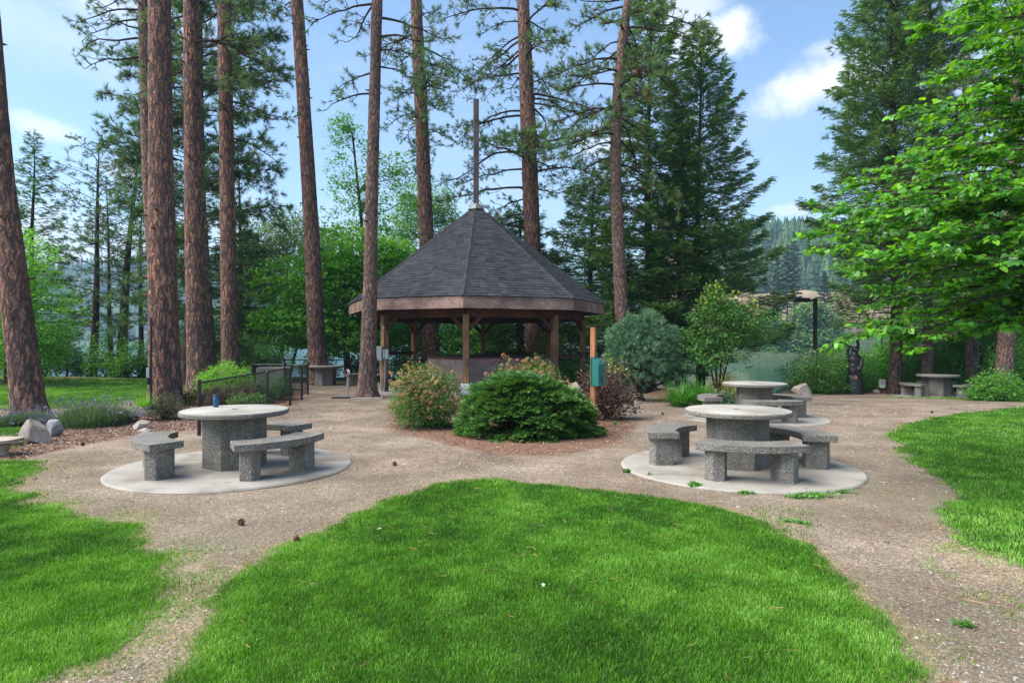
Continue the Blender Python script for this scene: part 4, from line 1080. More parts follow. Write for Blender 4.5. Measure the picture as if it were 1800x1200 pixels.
SPRAY = [T_spray(9, .05, .36, i) for i in range(3)]
SPRAYC = [T_spray(6, .085, .46, i + 15, .4, 50) for i in range(3)]
SPRAYN = [T_spray(14, .028, .26, i + 5, .35, 52) for i in range(2)]
LEAF4 = (np.array([[0, 0, 0], [.45, -.30, .05], [1, 0, -.06], [.45, .30, .05]]), np.array([[0, 1, 2, 3]]))
LEAFN = (np.array([[0, 0, 0], [.45, -.13, .03], [1, 0, -.08], [.45, .13, .03]]), np.array([[0, 1, 2, 3]]))
# lobed leaf: three points like a maple, seen from far enough
LEAFM = (np.array([[0, 0, 0], [.12, -.42, .04], [.42, -.30, .0], [.62, -.52, -.05], [1, 0, -.1], [.62, .52, -.05], [.42, .30, 0], [.12, .42, .04], [.4, 0, .06]]),
         np.array([[8, 0, 1], [8, 1, 2], [8, 2, 3], [8, 3, 4], [8, 4, 5], [8, 5, 6], [8, 6, 7], [8, 7, 0]]))
HEART = (np.array([[0.06, 0, .0], [-.10, -.24, .05], [.10, -.50, .06], [.42, -.48, .02], [.75, -.24, -.05], [1.0, 0, -.14], [.75, .24, -.05], [.42, .48, .02], [.10, .50, .06], [-.10, .24, .05], [.45, 0, -.05]]),
         np.array([[10, 0, 1], [10, 1, 2], [10, 2, 3], [10, 3, 4], [10, 4, 5], [10, 5, 6], [10, 6, 7], [10, 7, 8], [10, 8, 9], [10, 9, 0]]))
def scatter_T(mb, Ts, pos, fr, sc, mat=0, tint=None):
    n = len(pos); k = rng.integers(0, len(Ts), n); sc = np.broadcast_to(sc, (n,))
    tint = rng.random(n) if tint is None else tint
    for i, T in enumerate(Ts):
        q = k == i
        if q.any(): mb.inst(T, pos[q], fr[q], sc[q], mat, tint[q])

def trunk_path(pxs, Y, zdown=.25):
    """(px, py) list from the foot up, at distance Y -> world points"""
    return np.array([[*P(px, py, Y)] for px, py in pxs])
def resample(p, n):
    p = np.asarray(p, float); d = np.r_[0, np.cumsum(np.linalg.norm(np.diff(p, axis=0), axis=1))]
    t = np.linspace(0, d[-1], n); 
    return np.stack([np.interp(t, d, p[:, i]) for i in range(p.shape[1])], 1)
def smooth_path(p, it=6):
    p = p.copy()
    for _ in range(it): p[1:-1] = .25 * p[:-2] + .5 * p[1:-1] + .25 * p[2:]
    return p
def trunk_mesh(pts, rad, base, m, root, sides=40, knots=0, flare=.35, name='trunk'):
    L = np.linalg.norm(np.diff(pts, axis=0), axis=1).sum(); n = max(8, int(L / .12)); 
    q = np.c_[pts, rad]; q = smooth_path(resample(q, n), 8); pts = q[:, :3] - base; rad = q[:, 3].copy()
    hgt = pts[:, 2]; rad *= 1 + flare * np.exp(-np.maximum(hgt, 0) / .28)
    t = np.gradient(pts, axis=0); t /= np.linalg.norm(t, axis=1)[:, None]
    a = np.cross(t, [0, 1., 0]); a /= np.linalg.norm(a, axis=1)[:, None]; b_ = np.cross(t, a)
    th = np.arange(sides) / sides * 2 * math.pi
    s0 = rng.uniform(0, 90)
    rr = rad[:, None] * (1 + .045 * fbm(th[None] * 2.2 + s0, hgt[:, None] * .8, 3, 3) + .055 * fbm(th[None] * 7 + s0, hgt[:, None] * 4.5, 2, 5))
    rr = rr * (1 + .13 * np.exp(-np.maximum(hgt, 0) / .25)[:, None] * np.sin(th * 5 + s0)[None])
    rr[:, -1] = rr[:, -1]
    ring = pts[:, None] + rr[..., None] * (np.cos(th)[None, :, None] * a[:, None] + np.sin(th)[None, :, None] * b_[:, None])
    mb = MB(); i = np.arange(len(pts) - 1)[:, None] * sides; j = np.arange(sides)[None]; k = (j + 1) % sides
    mb.add(ring.reshape(-1, 3), np.stack([i + j, i + k, i + sides + k, i + sides + j], -1).reshape(-1, 4), 0, True)
    mb.add(ring[-1], [list(range(sides))], 0)
    for _ in range(knots):                       # stubs of shed branches
        i = rng.integers(int(len(pts) * .12), len(pts) - 1); an = rng.uniform(0, 6.28)
        d = math.cos(an) * a[i] + math.sin(an) * b_[i]; p = pts[i] + d * rad[i] * .85
        mb.tube([p, p + d * (.05 + rad[i] * .22), p + d * (.09 + rad[i] * rng.uniform(.2, .5)) + np.array([0, 0, .02])], [.035, .025, .012], 6)
    return mb.build(name, m, root), np.c_[pts + base, rad]

def at_height(path, z):
    return np.array([np.interp(z, path[:, 2], path[:, i]) for i in range(4)])

def pine_branch(mb, fo, p0, az, L, rise, droop, dens, size, Ts, nmat=1, tm=.3, ir=.045):
    """a crooked limb that forks into needle tufts"""
    n = 9; t = np.linspace(0, 1, n)
    dirh = np.array([math.cos(az), math.sin(az), 0]); sd = np.array([-dirh[1], dirh[0], 0])
    w1 = fbm(t * 3, t * 0 + rng.uniform(0, 99), 2, 1) * .16 * L * t; w2 = fbm(t * 3, t * 0 + rng.uniform(0, 99), 2, 2) * .14 * L * t
    pts = p0 + np.outer(t * L, dirh) + np.outer(w1, sd); pts[:, 2] += rise * t * L - droop * t * t * L + w2
    mb.tube(pts, np.linspace(ir * (.5 + L / 5), .010, n), 6, cap=False)
    TP = []; TD = []
    ns = max(3, int(L * dens))
    for i in range(ns):
        u = rng.uniform(.28, 1.0) if i else 1.0
        b0 = np.array([np.interp(u, t, pts[:, k]) for k in range(3)])
        a2 = az + rng.choice([-1, 1]) * rng.uniform(.4, 1.25); l2 = rng.uniform(.35, .95) * (1.15 - u * .6) * min(1.0, .35 + L / 4)
        d2 = np.array([math.cos(a2), math.sin(a2), rng.uniform(-.55, .5)])
        m = 5; s = np.linspace(0, 1, m)
        q = b0 + np.outer(s * l2, d2); q[:, 2] += rng.uniform(-.1, .22) * l2 * s * s
        q[1:] += rng.normal(0, .03 * l2 + .01, (m - 1, 3))
        mb.tube(q, np.linspace(.016, .006, m), 4, cap=False)
        for j in range(max(2, int(l2 * 8))):
            if rng.random() < tm: continue
            v = rng.uniform(.45, 1.0); c = np.array([np.interp(v, s, q[:, k]) for k in range(3)])
            dd = d2 + rng.normal(0, .55, 3) + np.array([0, 0, .25]); dd /= np.linalg.norm(dd); e = c + dd * rng.uniform(.06, .22)
            mb.tube([c, e], [.006, .004], 3, cap=False); TP.append(e); TD.append(dd)
        TP.append(q[-1]); TD.append(q[-1] - q[-2])
    fo.append((np.array(TP), np.array(TD), size))
    return pts

def ponderosa(label, pxs, radii, Y, bz=None, zones=(), m=None, knots=30, top=None, name='ponderosa_pine', size=.205, nm=None, sides=40, cones=0, group='tall red barked pines', flare=.3, brown=.02):
    pts = trunk_path(pxs, Y); rad = np.array(radii)
    g0 = float(gz(pts[0][0], Y)); 
    # carry the foot down to the ground
    if pts[0][2] > g0: pts = np.vstack([pts[0] + (pts[0] - pts[1]) * ((pts[0][2] - g0 + .12) / (pts[1][2] - pts[0][2])), pts]); rad = np.r_[rad[0], rad]
    else: pts[0][2] = g0 - .1
    if top:
        d = pts[-1] - pts[-2]; d = d / d[2]; pts = np.vstack([pts, pts[-1] + d * (top - pts[-1][2])]); rad = np.r_[rad, rad[-1] * .3]
    base = np.array([pts[0][0], pts[0][1], g0])
    root = empty(name, base, label, 'tree', group)
    tr, path = trunk_mesh(pts, rad, base, m or BARK, root, sides, knots, flare)
    if not zones: return root, path
    mb = MB(); fo = []
    for (z0, z1, n, l0, l1, azs, rise, droop, dens) in zones:
        for i in range(n):
            z = z0 + (z1 - z0) * (i + rng.random()) / n
            az = rng.uniform(0, 6.28) if azs is None else math.radians(rng.choice(azs) + rng.uniform(-38, 38))
            c = at_height(path, z)
            pine_branch(mb, fo, c[:3] - base, az, rng.uniform(l0, l1), rise + rng.uniform(-.15, .15), droop, dens, size, TUFT)
    return finish_pine(root, mb, fo, nm or N_PINE, brown, cones), path
def finish_pine(root, mb, fo, nm, brown=.02, cones=0):
    fl = MB(); PP = np.concatenate([f[0] for f in fo]); DD = np.concatenate([f[1] for f in fo]); S = np.concatenate([np.full(len(f[0]), f[2]) for f in fo])
    n = len(PP); fr = frames(DD, roll=rng.uniform(0, 6.28, n)); sc = S * rng.uniform(.75, 1.2, n)
    br = rng.random(n) < brown
    scatter_T(fl, TUFT, PP[~br], fr[~br], sc[~br], 0); scatter_T(fl, TUFT, PP[br], fr[br], sc[br], 1)
    mb.build('limbs', TWIG, root); fl.build('crown', [nm, N_BROWN], root)
    return root

def spray_conifer(label, px, Y, top_py, base_py=None, r0=3.0, nb=110, droop=.25, rise=.05, nm=None, lean=0, name='fir_tree', dens=13, size=.30, zb=.8, group='conifers by the lake', m=None, tr=.16, asym=None, shape=.85, hang=.35, topz=None, cap=None, sp=None, bare=0.0):
    X = (px - 900) / F * Y; g0 = float(gz(X, Y)); topz = topz or CH + (HOR - top_py) / F * Y
    base = np.array([X, Y, g0]); root = empty(name, base, label, 'tree', group)
    H = topz - g0; tx = np.linspace(0, 1, 12)
    tp = np.stack([base[0] + lean * tx + .08 * np.sin(tx * 9), base[1] + 0 * tx, g0 - .1 + (H + .1) * tx], 1)
    trk, path = trunk_mesh(tp, tr * (1 - tx * .96), base, m or BARK_DK, root, 16, 0, .2)
    mb = MB(); PP = []; DD = []; UU = []
    for i in range(nb):
        u = (i + rng.random()) / nb; u = u ** .92; z = g0 + zb + (H - zb - .1) * u
        L = r0 * (1 - u) ** shape * rng.uniform(.72, 1.12) + .18
        az = i * 2.399 + rng.uniform(-.4, .4)
        if asym: L *= 1 + asym[1] * math.cos(az - math.radians(asym[0]))
        if cap and cap[0] < z < cap[1] and math.cos(az) < -.1: L = min(L, cap[2])
        c = at_height(path, z)[:3] - base; n = 7; t = np.linspace(0, 1, n); dh = np.array([math.cos(az), math.sin(az), 0]); sd = np.array([-dh[1], dh[0], 0])
        pts = c + np.outer(t * L, dh) + np.outer(.06 * L * np.sin(t * 3 + i), sd); rs = rise + .55 * u * u; pts[:, 2] += rs * t * L - droop * (1 - u * .7) * t * t * L + .16 * L * t ** 4 + rng.normal(0, .05) * L * t
        mb.tube(pts, np.linspace(.012 + .007 * L, .003, n), 5, cap=False)
        k = int(dens * 2.6 * L * (1 + .45 * L)) + 6
        s = rng.beta(1.7, 1.0, k); s = np.maximum(s, bare); sg = rng.choice([-1, 1], k); wmax = (.42 * (1 - s) * L + .10) * (1 - .0 * s); w = rng.random(k) ** .7 * wmax
        pb = np.stack([np.interp(s, t, pts[:, j]) for j in range(3)], 1)
        pos = pb + (sd * (sg * w)[:, None]) + dh * (w * .45)[:, None]; pos[:, 2] += rng.normal(0, .09, k) - w * hang * rng.uniform(.2, 1.3, k)
        d = dh + sd * (sg * rng.uniform(.25, 1.1, k))[:, None]; d[:, 2] += rng.uniform(-.55, .45, k) * (.5 + hang)
        PP.append(pos); DD.append(d)
    PP = np.concatenate(PP); DD = np.concatenate(DD); n = len(PP)
    fl = MB(); scatter_T(fl, sp or SPRAY, PP - frames(DD)[:, 0] * size * .4, frames(DD, roll=rng.normal(0, .5, n)), size * .78 * rng.uniform(.6, 1.3, n), 0)
    mb.build('limbs', m or BARK_DK, root); fl.build('crown', nm or N_FIR, root)
    return root

def leafy(name, label, cat, base, trunk, lobes, nleaf, T, size, lm, bark=None, group=None, clump=14, cr=.32, flat=.55, down=.25, limbs=26, shell=.55, tr=.12, seed=1, hollow=True, tip=None, gap=.0, trunks=None, noise_k=.25, extra=None):
    """broadleaf tree: stem(s), limbs reaching to leaf clumps spread through lobes. lobes: (centre, radii, weight)"""
    base = np.array(base); root = empty(name, base, label, cat, group)
    w = np.array([l[2] for l in lobes], float); w /= w.sum(); nc = max(4, nleaf // clump)
    k = rng.choice(len(lobes), nc, p=w); C = np.array([l[0] for l in lobes])[k]; R = np.array([l[1] for l in lobes])[k]
    d = rdirs(nc); r = shell + (1 - shell) * rng.random(nc) ** .6
    inner = rng.random(nc) < .22; r = np.where(inner, rng.uniform(.15, shell, nc), r)
    r = r * (1 + noise_k * fbm(d[:, 0] * 2.5 + k * 7, d[:, 2] * 2.5 + d[:, 1] * 2.1, 3, seed))
    cp = C + d * r[:, None] * R
    gk = fbm(cp[:, 0] * 1.1 + seed, cp[:, 2] * 1.1 + cp[:, 1] * .7, 2, seed + 5) > gap - .98 + .0
    cp = cp[gk | (gap == 0)]; cp = cp[cp[:, 2] > base[2] + .05]
    nc = len(cp)
    mb = MB(); stems = trunks or [trunk]
    for st in stems:
        st = np.asarray(st, float); q = smooth_path(resample(np.c_[st[:, :3] , st[:, 3]], 14), 3); mb.tube(q[:, :3] - base, q[:, 3], 10)
    alls = np.concatenate([resample(np.asarray(st, float), 14) for st in stems])
    for i in rng.choice(nc, min(limbs, nc), replace=False):
        e = cp[i]; cand = alls[(alls[:, 2] < e[2] + .1)]; 
        if len(cand) == 0: cand = alls
        j = np.argmin(np.linalg.norm(cand[:, :3] - e, axis=1) + .35 * np.abs(cand[:, 2] - (e[2] - .5 * np.linalg.norm(cand[:, :2] - e[:2], axis=1)))); s0 = cand[j]
        n = 7; t = np.linspace(0, 1, n)[:, None]; L = np.linalg.norm(e - s0[:3])
        q = s0[:3] * (1 - t) + e * t + np.array([0, 0, .16 * L]) * np.sin(t * math.pi) + rng.normal(0, .03 * L, (n, 3)) * np.sin(t * math.pi)
        mb.tube(q - base, np.linspace(min(s0[3] * .55, .012 + .016 * L), .005, n), 5, cap=False)
        for _ in range(3):
            u = rng.uniform(.4, .95); b0 = q[int(u * (n - 1))]; near = cp[np.argsort(np.linalg.norm(cp - b0, axis=1))[rng.integers(1, 9) % len(cp)]]
            mb.tube(np.array([b0, (b0 + near) / 2 + rng.normal(0, .05, 3), near]) - base, [.010, .007, .003], 4, cap=False)
    mb.build('trunk' if cat == 'tree' else 'stems', bark or BARK_GY, root)
    N = nc * clump; ci = np.repeat(np.arange(nc), clump)
    off = rng.normal(0, 1, (N, 3)); off /= np.linalg.norm(off, axis=1)[:, None]; off *= (rng.random(N) ** .45)[:, None] * cr; off[:, 2] *= flat
    pos = cp[ci] + off - base
    outw = off + (cp[ci] - np.array([np.mean(C[:, 0]), np.mean(C[:, 1]), np.mean(C[:, 2])])) * .15
    dd = outw / (np.linalg.norm(outw, axis=1)[:, None] + 1e-6) + rng.normal(0, .5, (N, 3)); dd[:, 2] = dd[:, 2] * .5 - down
    fr = frames(dd, roll=rng.normal(0, .55, N))
    ct = rng.random(nc); tint = np.clip(.35 * ct[ci] + .65 * rng.random(N) ** 1.2, 0, 1)
    fl = MB(); fl.inst(T, pos, fr, size * rng.uniform(.6, 1.2, N), 0, tint)
    ms = [lm]
    if extra:                                   # seed heads, blossom or fresh tips near the outside
        em, et, n_e, es, eup, zmin = extra; ms.append(em)
        sel = np.where((r[gk | (gap == 0)][:nc] > .85 if len(r[gk | (gap == 0)]) == nc else np.ones(nc, bool)) & (cp[:, 2] > zmin))[0]
        if len(sel):
            q = rng.choice(sel, n_e); pos = cp[q] + d[:1] * 0 + rng.normal(0, cr * .5, (n_e, 3)) - base; pos[:, 2] += cr * .45
            fl.inst(et, pos, frames(rdirs(n_e, 1.5)), es * rng.uniform(.6, 1.3, n_e), 1)
    fl.build('crown' if cat == 'tree' else 'foliage', ms, root)
    return root
def lobe(px, py, Y, rw, rh=None, w=1.0, rd=None):
    """a lobe of foliage: centre pixel, distance, half width and half height in photo pixels"""
    rh = rh or rw; s = Y / F
    return (np.array(P(px, py, Y)), np.array([rw * s, (rd or rw) * s, rh * s]), w)

# ------------------------------------------------------------------ the tall pines in front
UP = (12.5, 20, 14, 1.5, 3.0, None, .1, .1, 5)
ponderosa('leaning broad red barked pine trunk cut by the left picture edge', [(54, 738), (42, 640), (22, 480), (6, 330), (-4, 200), (-18, 0)], [.315, .30, .265, .22, .19, .16], 14.0, knots=14, top=15)
ponderosa('broadest red barked pine trunk standing behind the left picnic table', [(292, 715), (289, 640), (286, 500), (283, 300), (281, 100), (280, -40)], [.40, .385, .345, .30, .28, .265], 17.0, knots=60, top=24, zones=[(14.0, 22, 20, 1.5, 3.2, None, .1, .1, 5)])
ponderosa('slim greyish pine trunk hidden behind the left edge of the broadest trunk', [(286, 690), (280, 560), (270, 440), (262, 320), (257, 150), (252, -30)], [.25, .24, .23, .22, .21, .20], 23.0, knots=26, top=24, m=BARK_HI,
          zones=[(11.8, 15.5, 9, 1.6, 2.8, [180, 200, 160], .0, .25, 5), (16, 23, 10, 1.5, 3, None, .1, .1, 2)])
ponderosa('red barked pine with flared foot, second trunk to the right of the broadest one', [(352, 692), (349, 620), (344, 500), (340, 350), (337, 160), (335, -40)], [.40, .345, .30, .265, .235, .21], 20.5, knots=50, top=24,
          zones=[(9.4, 13.5, 9, 1.4, 3.0, [0, 20, 180, -20], .0, .3, 6), (14, 23, 16, 1.5, 3.0, None, .1, .1, 2)])
ponderosa('purplish slimmer trunk touching the right side of the flared pine', [(371, 668), (366, 600), (360, 480), (355, 380), (352, 270), (350, 150)], [.27, .24, .20, .17, .14, .12], 25.5, knots=18, m=BARK_HI, top=20)
ponderosa('straight reddish pine trunk rising behind the lime green bush', [(404, 678), (404, 600), (401, 450), (399, 300), (396, 130), (394, -40)], [.30, .275, .25, .24, .235, .22], 22.5, knots=46, top=24,
          zones=[(8.8, 13.8, 11, 1.5, 3.0, [0, 30, -30, 180], .0, .35, 6), (14, 23, 14, 1.5, 3, None, .1, .1, 2)])
ponderosa('pine trunk leaning left between the black fence corner and the pavilion', [(560, 672), (556, 600), (550, 450), (541, 300), (531, 130), (519, -40)], [.41, .34, .30, .275, .25, .23], 25.5, knots=44, top=25,
          zones=[(15.5, 24, 14, 1.5, 3, None, .1, .1, 2)])
ponderosa('slender grey red pine trunk standing right in front of the pavilion roof edge', [(645, 697), (648, 600), (651, 480), (654, 330), (659, 150), (664, -40)], [.285, .235, .20, .18, .165, .16], 19.6, knots=30, top=22, m=BARK_HI,
          zones=[(9.0, 12.6, 8, 1.0, 2.2, [180, 0, 200, 340], .05, .35, 6), (12, 21, 14, 1.4, 2.6, None, .1, .1, 5)])
ponderosa('pine trunk growing behind the pavilion, left of its roof peak', [(757, 640), (755, 560), (749, 400), (742, 230), (734, 60), (729, -60)], [.44, .40, .33, .30, .27, .25], 29.5, knots=40, top=27,
          zones=[(10.6, 16.5, 24, 1.6, 3.6, None, .05, .4, 8), (16.5, 26, 12, 1.6, 3, None, .1, .1, 2)], cones=1)
ponderosa('pine with many crooked limbs growing behind the pavilion, right of its roof peak', [(941, 650), (939, 560), (935, 400), (928, 220), (922, 60), (917, -60)], [.44, .40, .36, .34, .29, .26], 29.0, knots=40, top=26,
          zones=[(6.5, 11, 11, 2.0, 4.4, [180, 190, 170, 0, 10, -60], .1, .25, 8), (9.5, 16.5, 30, 1.8, 4.3, None, .15, .45, 8), (16.5, 25, 12, 1.5, 3, None, .1, .1, 2)], brown=.04)
ponderosa('crooked pine trunk bending right above the blue green shrub', [(1100, 690), (1093, 560), (1087, 430), (1082, 300), (1083, 200), (1092, 90), (1106, -10), (1118, -80)], [.30, .235, .22, .20, .185, .17, .15, .14], 23.5, knots=34, top=22, m=BARK_HI,
          zones=[(6.2, 10, 9, 1.0, 2.4, [200, 170, 0], .0, .5, 9), (9, 14, 26, 1.2, 3.0, None, .05, .45, 9), (14, 21, 12, 1.5, 3, None, .1, .1, 5)], brown=.06)
# far right and woodland trunks
ponderosa('scaly grey red pine trunk at the right edge behind the farthest table', [(1764, 690), (1768, 600), (1774, 500), (1781, 380), (1786, 200)], [.27, .245, .225, .20, .16], 21.5, knots=12, top=16, m=BARK_HI,
          zones=[(9, 15.5, 24, 1.2, 2.8, None, .05, .3, 6)])
ponderosa('dark trunk among the right woodland beside the thin grey stem', [(1709, 690), (1706, 600), (1704, 500), (1700, 350)], [.21, .18, .16, .12], 25.5, knots=6, top=14, m=BARK_HI, zones=[(7, 13, 16, 1.0, 2.2, None, .05, .3, 6)])
ponderosa('thin straight grey stem among the right woodland', [(1717, 690), (1716, 600), (1717, 480), (1716, 340)], [.10, .09, .085, .07], 24.8, knots=4, top=10, m=BARK_GY, group='young woodland stems')

# ------------------------------------------------------------------ conifers
def pine_full(label, px, Y, top_py, z0, nb, l0, l1, tr=.16, lean=0.0, nm=None, dens=5, size=.2, droop=.15, name='ponderosa_pine', group='lakeside pines', m=None, az=None, tm=.3, bulge=.5):
    X = (px - 900) / F * Y; g0 = float(gz(X, Y)); topz = CH + (HOR - top_py) / F * Y
    base = np.array([X, Y, g0]); root = empty(name, base, label, 'tree', group); tx = np.linspace(0, 1, 12)
    tp = np.stack([X + lean * tx + .05 * np.sin(tx * 6 + px), Y + 0 * tx, g0 - .1 + (topz - g0 + .1) * tx], 1)
    _, path = trunk_mesh(tp, tr * (1 - tx * .93), base, m or BARK_DK, root, 14, 0, .25)
    mb = MB(); fo = []
    for i in range(nb):
        u = (i + rng.random()) / nb; z = g0 + z0 + (topz - g0 - z0 - .15) * u; c = at_height(path, z)
        L = (l0 + (l1 - l0) * math.sin(math.pi * (bulge * .4 + (1 - u) * .62))) * rng.uniform(.65, 1.15) * (1.0 if u < .85 else .5 + (1 - u) * 3)
        a = rng.uniform(0, 6.28) if az is None else math.radians(rng.choice(az) + rng.uniform(-50, 50))
        pine_branch(mb, fo, c[:3] - base, a, L, .1 + .5 * u + rng.uniform(-.15, .1), droop * (1 - u), dens, size, TUFT, tm=tm, ir=.022)
    return finish_pine(root, mb, fo, nm or N_PINE, .02)
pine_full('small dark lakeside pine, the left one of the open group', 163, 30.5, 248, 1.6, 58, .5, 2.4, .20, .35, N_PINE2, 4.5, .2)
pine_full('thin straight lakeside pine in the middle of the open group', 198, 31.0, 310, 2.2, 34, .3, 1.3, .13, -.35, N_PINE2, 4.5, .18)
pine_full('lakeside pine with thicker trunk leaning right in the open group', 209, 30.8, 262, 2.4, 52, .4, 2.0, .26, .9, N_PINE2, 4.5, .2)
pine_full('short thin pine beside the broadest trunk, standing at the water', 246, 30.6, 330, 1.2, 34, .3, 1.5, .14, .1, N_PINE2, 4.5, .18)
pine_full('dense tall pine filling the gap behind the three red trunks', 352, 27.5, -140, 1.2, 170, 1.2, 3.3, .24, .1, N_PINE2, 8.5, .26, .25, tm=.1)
pine_full('second dark pine behind the straight reddish trunk', 425, 33, 250, 1.4, 60, .8, 2.2, .2, -.2, N_PINE, 5.5, .22, .2)
pine_full('dark trunked pine hidden just right of the broadest trunk', 331, 24.5, 300, 3.5, 34, .4, 1.3, .19, 0, N_PINE, 4, .18)
spray_conifer('bushy conifer rising behind the leaning left trunk', 58, 33, 232, r0=3.0, nb=90, nm=N_FIRY, tr=.2, dens=12, size=.32)
spray_conifer('little open conifer at the water left of the lakeside pines', 117, 30.2, 590, r0=.75, nb=30, nm=N_FIR, tr=.05, zb=.2, dens=9, size=.2, name='young_fir', bare=.1)
spray_conifer('tall tapering fir with its pointed top clear against the sky', 1229, 28.5, 42, r0=3.95, nb=200, nm=N_FIR, tr=.24, dens=11, size=.34, droop=.22, rise=.22, shape=.78, asym=(0, .05), zb=3.7)
spray_conifer('dense dark fir between the crooked pine and the pointed fir', 1141, 27.5, -40, r0=3.4, nb=170, nm=N_FIR, tr=.25, dens=13, size=.34, droop=.4, rise=.1, shape=.6, zb=1.0)
spray_conifer('shorter fir in front of the tall pointed fir', 1196, 26.5, 230, r0=2.3, nb=100, nm=N_FIRY, tr=.18, dens=12, size=.30, droop=.3, rise=.1, zb=1.9)
spray_conifer('drooping spruce seen through the right half of the pavilion', 912, 31.5, 360, r0=3.2, nb=120, nm=N_FIRY, tr=.26, dens=13, size=.3, droop=.5, hang=.9, zb=.9, shape=.6, name='spruce_tree')
spray_conifer('dark drooping spruce behind the right end of the pavilion roof', 1040, 30.5, 300, r0=3.4, nb=130, nm=N_FIR, tr=.2, dens=13, size=.32, droop=.5, hang=.9, zb=.8, shape=.6, name='spruce_tree')
spray_conifer('large dark fir with brown trunk left of the farthest table', 1573, 24.3, -60, r0=3.2, nb=200, nm=N_FIR, tr=.235, dens=11, size=.30, droop=.3, rise=.16, shape=.5, asym=(180, .05), zb=2.6, cap=(1.5, 4.9, 2.3), m=BARK_DK, topz=17.5)
pine_full('long needled bluish pine in front of the large dark fir', 1632, 25.5, -60, 3.6, 120, .8, 3.0, .21, .1, N_BLUE, 7.5, .27, .05, m=BARK_HI, tm=.1)
pine_full('pine showing far behind the big leafed tree at the right edge', 1730, 34, 90, 4, 60, .8, 2.6, .2, 0, N_PINE, 5, .24, .1)

# ------------------------------------------------------------------ broadleaf trees
def stem(px, Y, top_py, r, lean=0, px2=None):
    g0 = float(gz((px - 900) / F * Y, Y)); a = np.array([(px - 900) / F * Y, Y, g0 - .1, r]); b_ = np.array([*P(px2 or px, top_py, Y), r * .3])
    m_ = (a + b_) / 2; m_[0] += lean; return [a, m_, b_]
leafy('maple_tree', 'bright green layered tree behind the leaning left trunk', 'tree', GY(30, 25), stem(12, 25, 420, .11), [lobe(40, 560, 25, 92, 75, 1.2), lobe(15, 470, 25, 72, 70, 1), lobe(70, 610, 25, 55, 50, .6), lobe(-40, 560, 25, 70, 110, 1)], 17000, LEAF4, .15, L_MAPLE, group='leafy trees on the left', flat=.3, cr=.42, seed=3)
leafy('maple_tree', 'bright green spreading maple left of the pavilion behind the fence', 'tree', GY(600, 29), stem(612, 29, 440, .17, px2=600), [lobe(545, 500, 28.5, 95, 52, 1.2), lobe(610, 455, 29, 80, 60, 1), lobe(520, 570, 28, 80, 38, .9), lobe(640, 540, 29.5, 90, 75, 1.3), lobe(690, 470, 30, 55, 50, .7), lobe(600, 590, 29, 90, 32, .8)], 34000, LEAFM, .135, L_MAPLE, group='leafy trees near the pavilion', flat=.35, cr=.42, limbs=44, seed=4)
leafy('maple_tree', 'shaded maple seen through the open left half of the pavilion', 'tree', GY(790, 32.5), stem(795, 32.5, 540, .15), [lobe(740, 560, 32, 80, 55, 1), lobe(850, 565, 32.5, 75, 50, 1), lobe(800, 600, 31.5, 100, 36, .9), lobe(690, 590, 32, 70, 36, .8)], 24000, LEAF4, .15, L_MAPLE, group='leafy trees near the pavilion', flat=.35, cr=.42, seed=5)
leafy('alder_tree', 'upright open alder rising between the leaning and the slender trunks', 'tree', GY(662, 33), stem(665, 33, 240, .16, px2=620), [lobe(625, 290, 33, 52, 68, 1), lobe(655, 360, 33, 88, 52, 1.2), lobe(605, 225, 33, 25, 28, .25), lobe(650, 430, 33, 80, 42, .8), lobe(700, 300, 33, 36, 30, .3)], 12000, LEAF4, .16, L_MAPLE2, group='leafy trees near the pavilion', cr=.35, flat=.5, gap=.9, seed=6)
leafy('poplar_tree', 'pale green poplar showing left of the pavilion roof slope', 'tree', GY(745, 38), stem(745, 38, 330, .2), [lobe(745, 360, 38, 52, 45, 1), lobe(720, 410, 38, 60, 50, 1), lobe(775, 390, 38, 38, 45, .7)], 12000, LEAF4, .15, L_POPLAR, group='leafy trees near the pavilion', cr=.4, seed=7)
leafy('willow_tree', 'hazy grey green willow behind the straight reddish trunk', 'tree', GY(470, 36), None, [lobe(505, 425, 36, 68, 58, 1.3), lobe(450, 460, 36, 50, 50, .8), lobe(465, 560, 36, 80, 80, 1.3), lobe(570, 440, 36, 45, 45, .6), lobe(410, 600, 36, 60, 60, .8)], 30000, LEAF4, .15, L_WILLOW, group='leafy trees near the pavilion', cr=.5, flat=1.1, down=.8, seed=8,
      trunks=[stem(455, 36, 450, .2, -.4, 440), stem(480, 36, 470, .16, .3, 505), stem(500, 36, 480, .12, .2, 540)], limbs=40)
leafy('woodland_tree', 'leafy tree with small leaves behind the grey red right trunk', 'tree', GY(1760, 27), stem(1740, 27, 420, .14), [lobe(1720, 520, 27, 75, 70, 1.2), lobe(1800, 500, 27, 70, 90, 1.2), lobe(1690, 600, 27, 60, 45, .8), lobe(1790, 620, 26, 70, 50, 1)], 24000, LEAF4, .14, L_WOOD, group='right woodland', cr=.4, flat=.4, seed=9)
leafy('woodland_tree', 'shaded leafy tree filling the gap above the farthest table', 'tree', GY(1640, 30), stem(1645, 30, 500, .14), [lobe(1640, 560, 30, 75, 60, 1), lobe(1600, 615, 29, 55, 40, .8), lobe(1680, 625, 29, 65, 36, .8)], 15000, LEAF4, .15, L_WOOD, group='right woodland', cr=.42, flat=.4, seed=10)
leafy('woodland_tree', 'brighter young tree behind the trail sign', 'tree', GY(1548, 29), stem(1550, 29, 590, .07), [lobe(1545, 640, 29, 48, 30, 1), lobe(1500, 650, 29, 30, 24, .4)], 5000, LEAF4, .14, L_LIME, group='right woodland', cr=.35, flat=.3, seed=11)
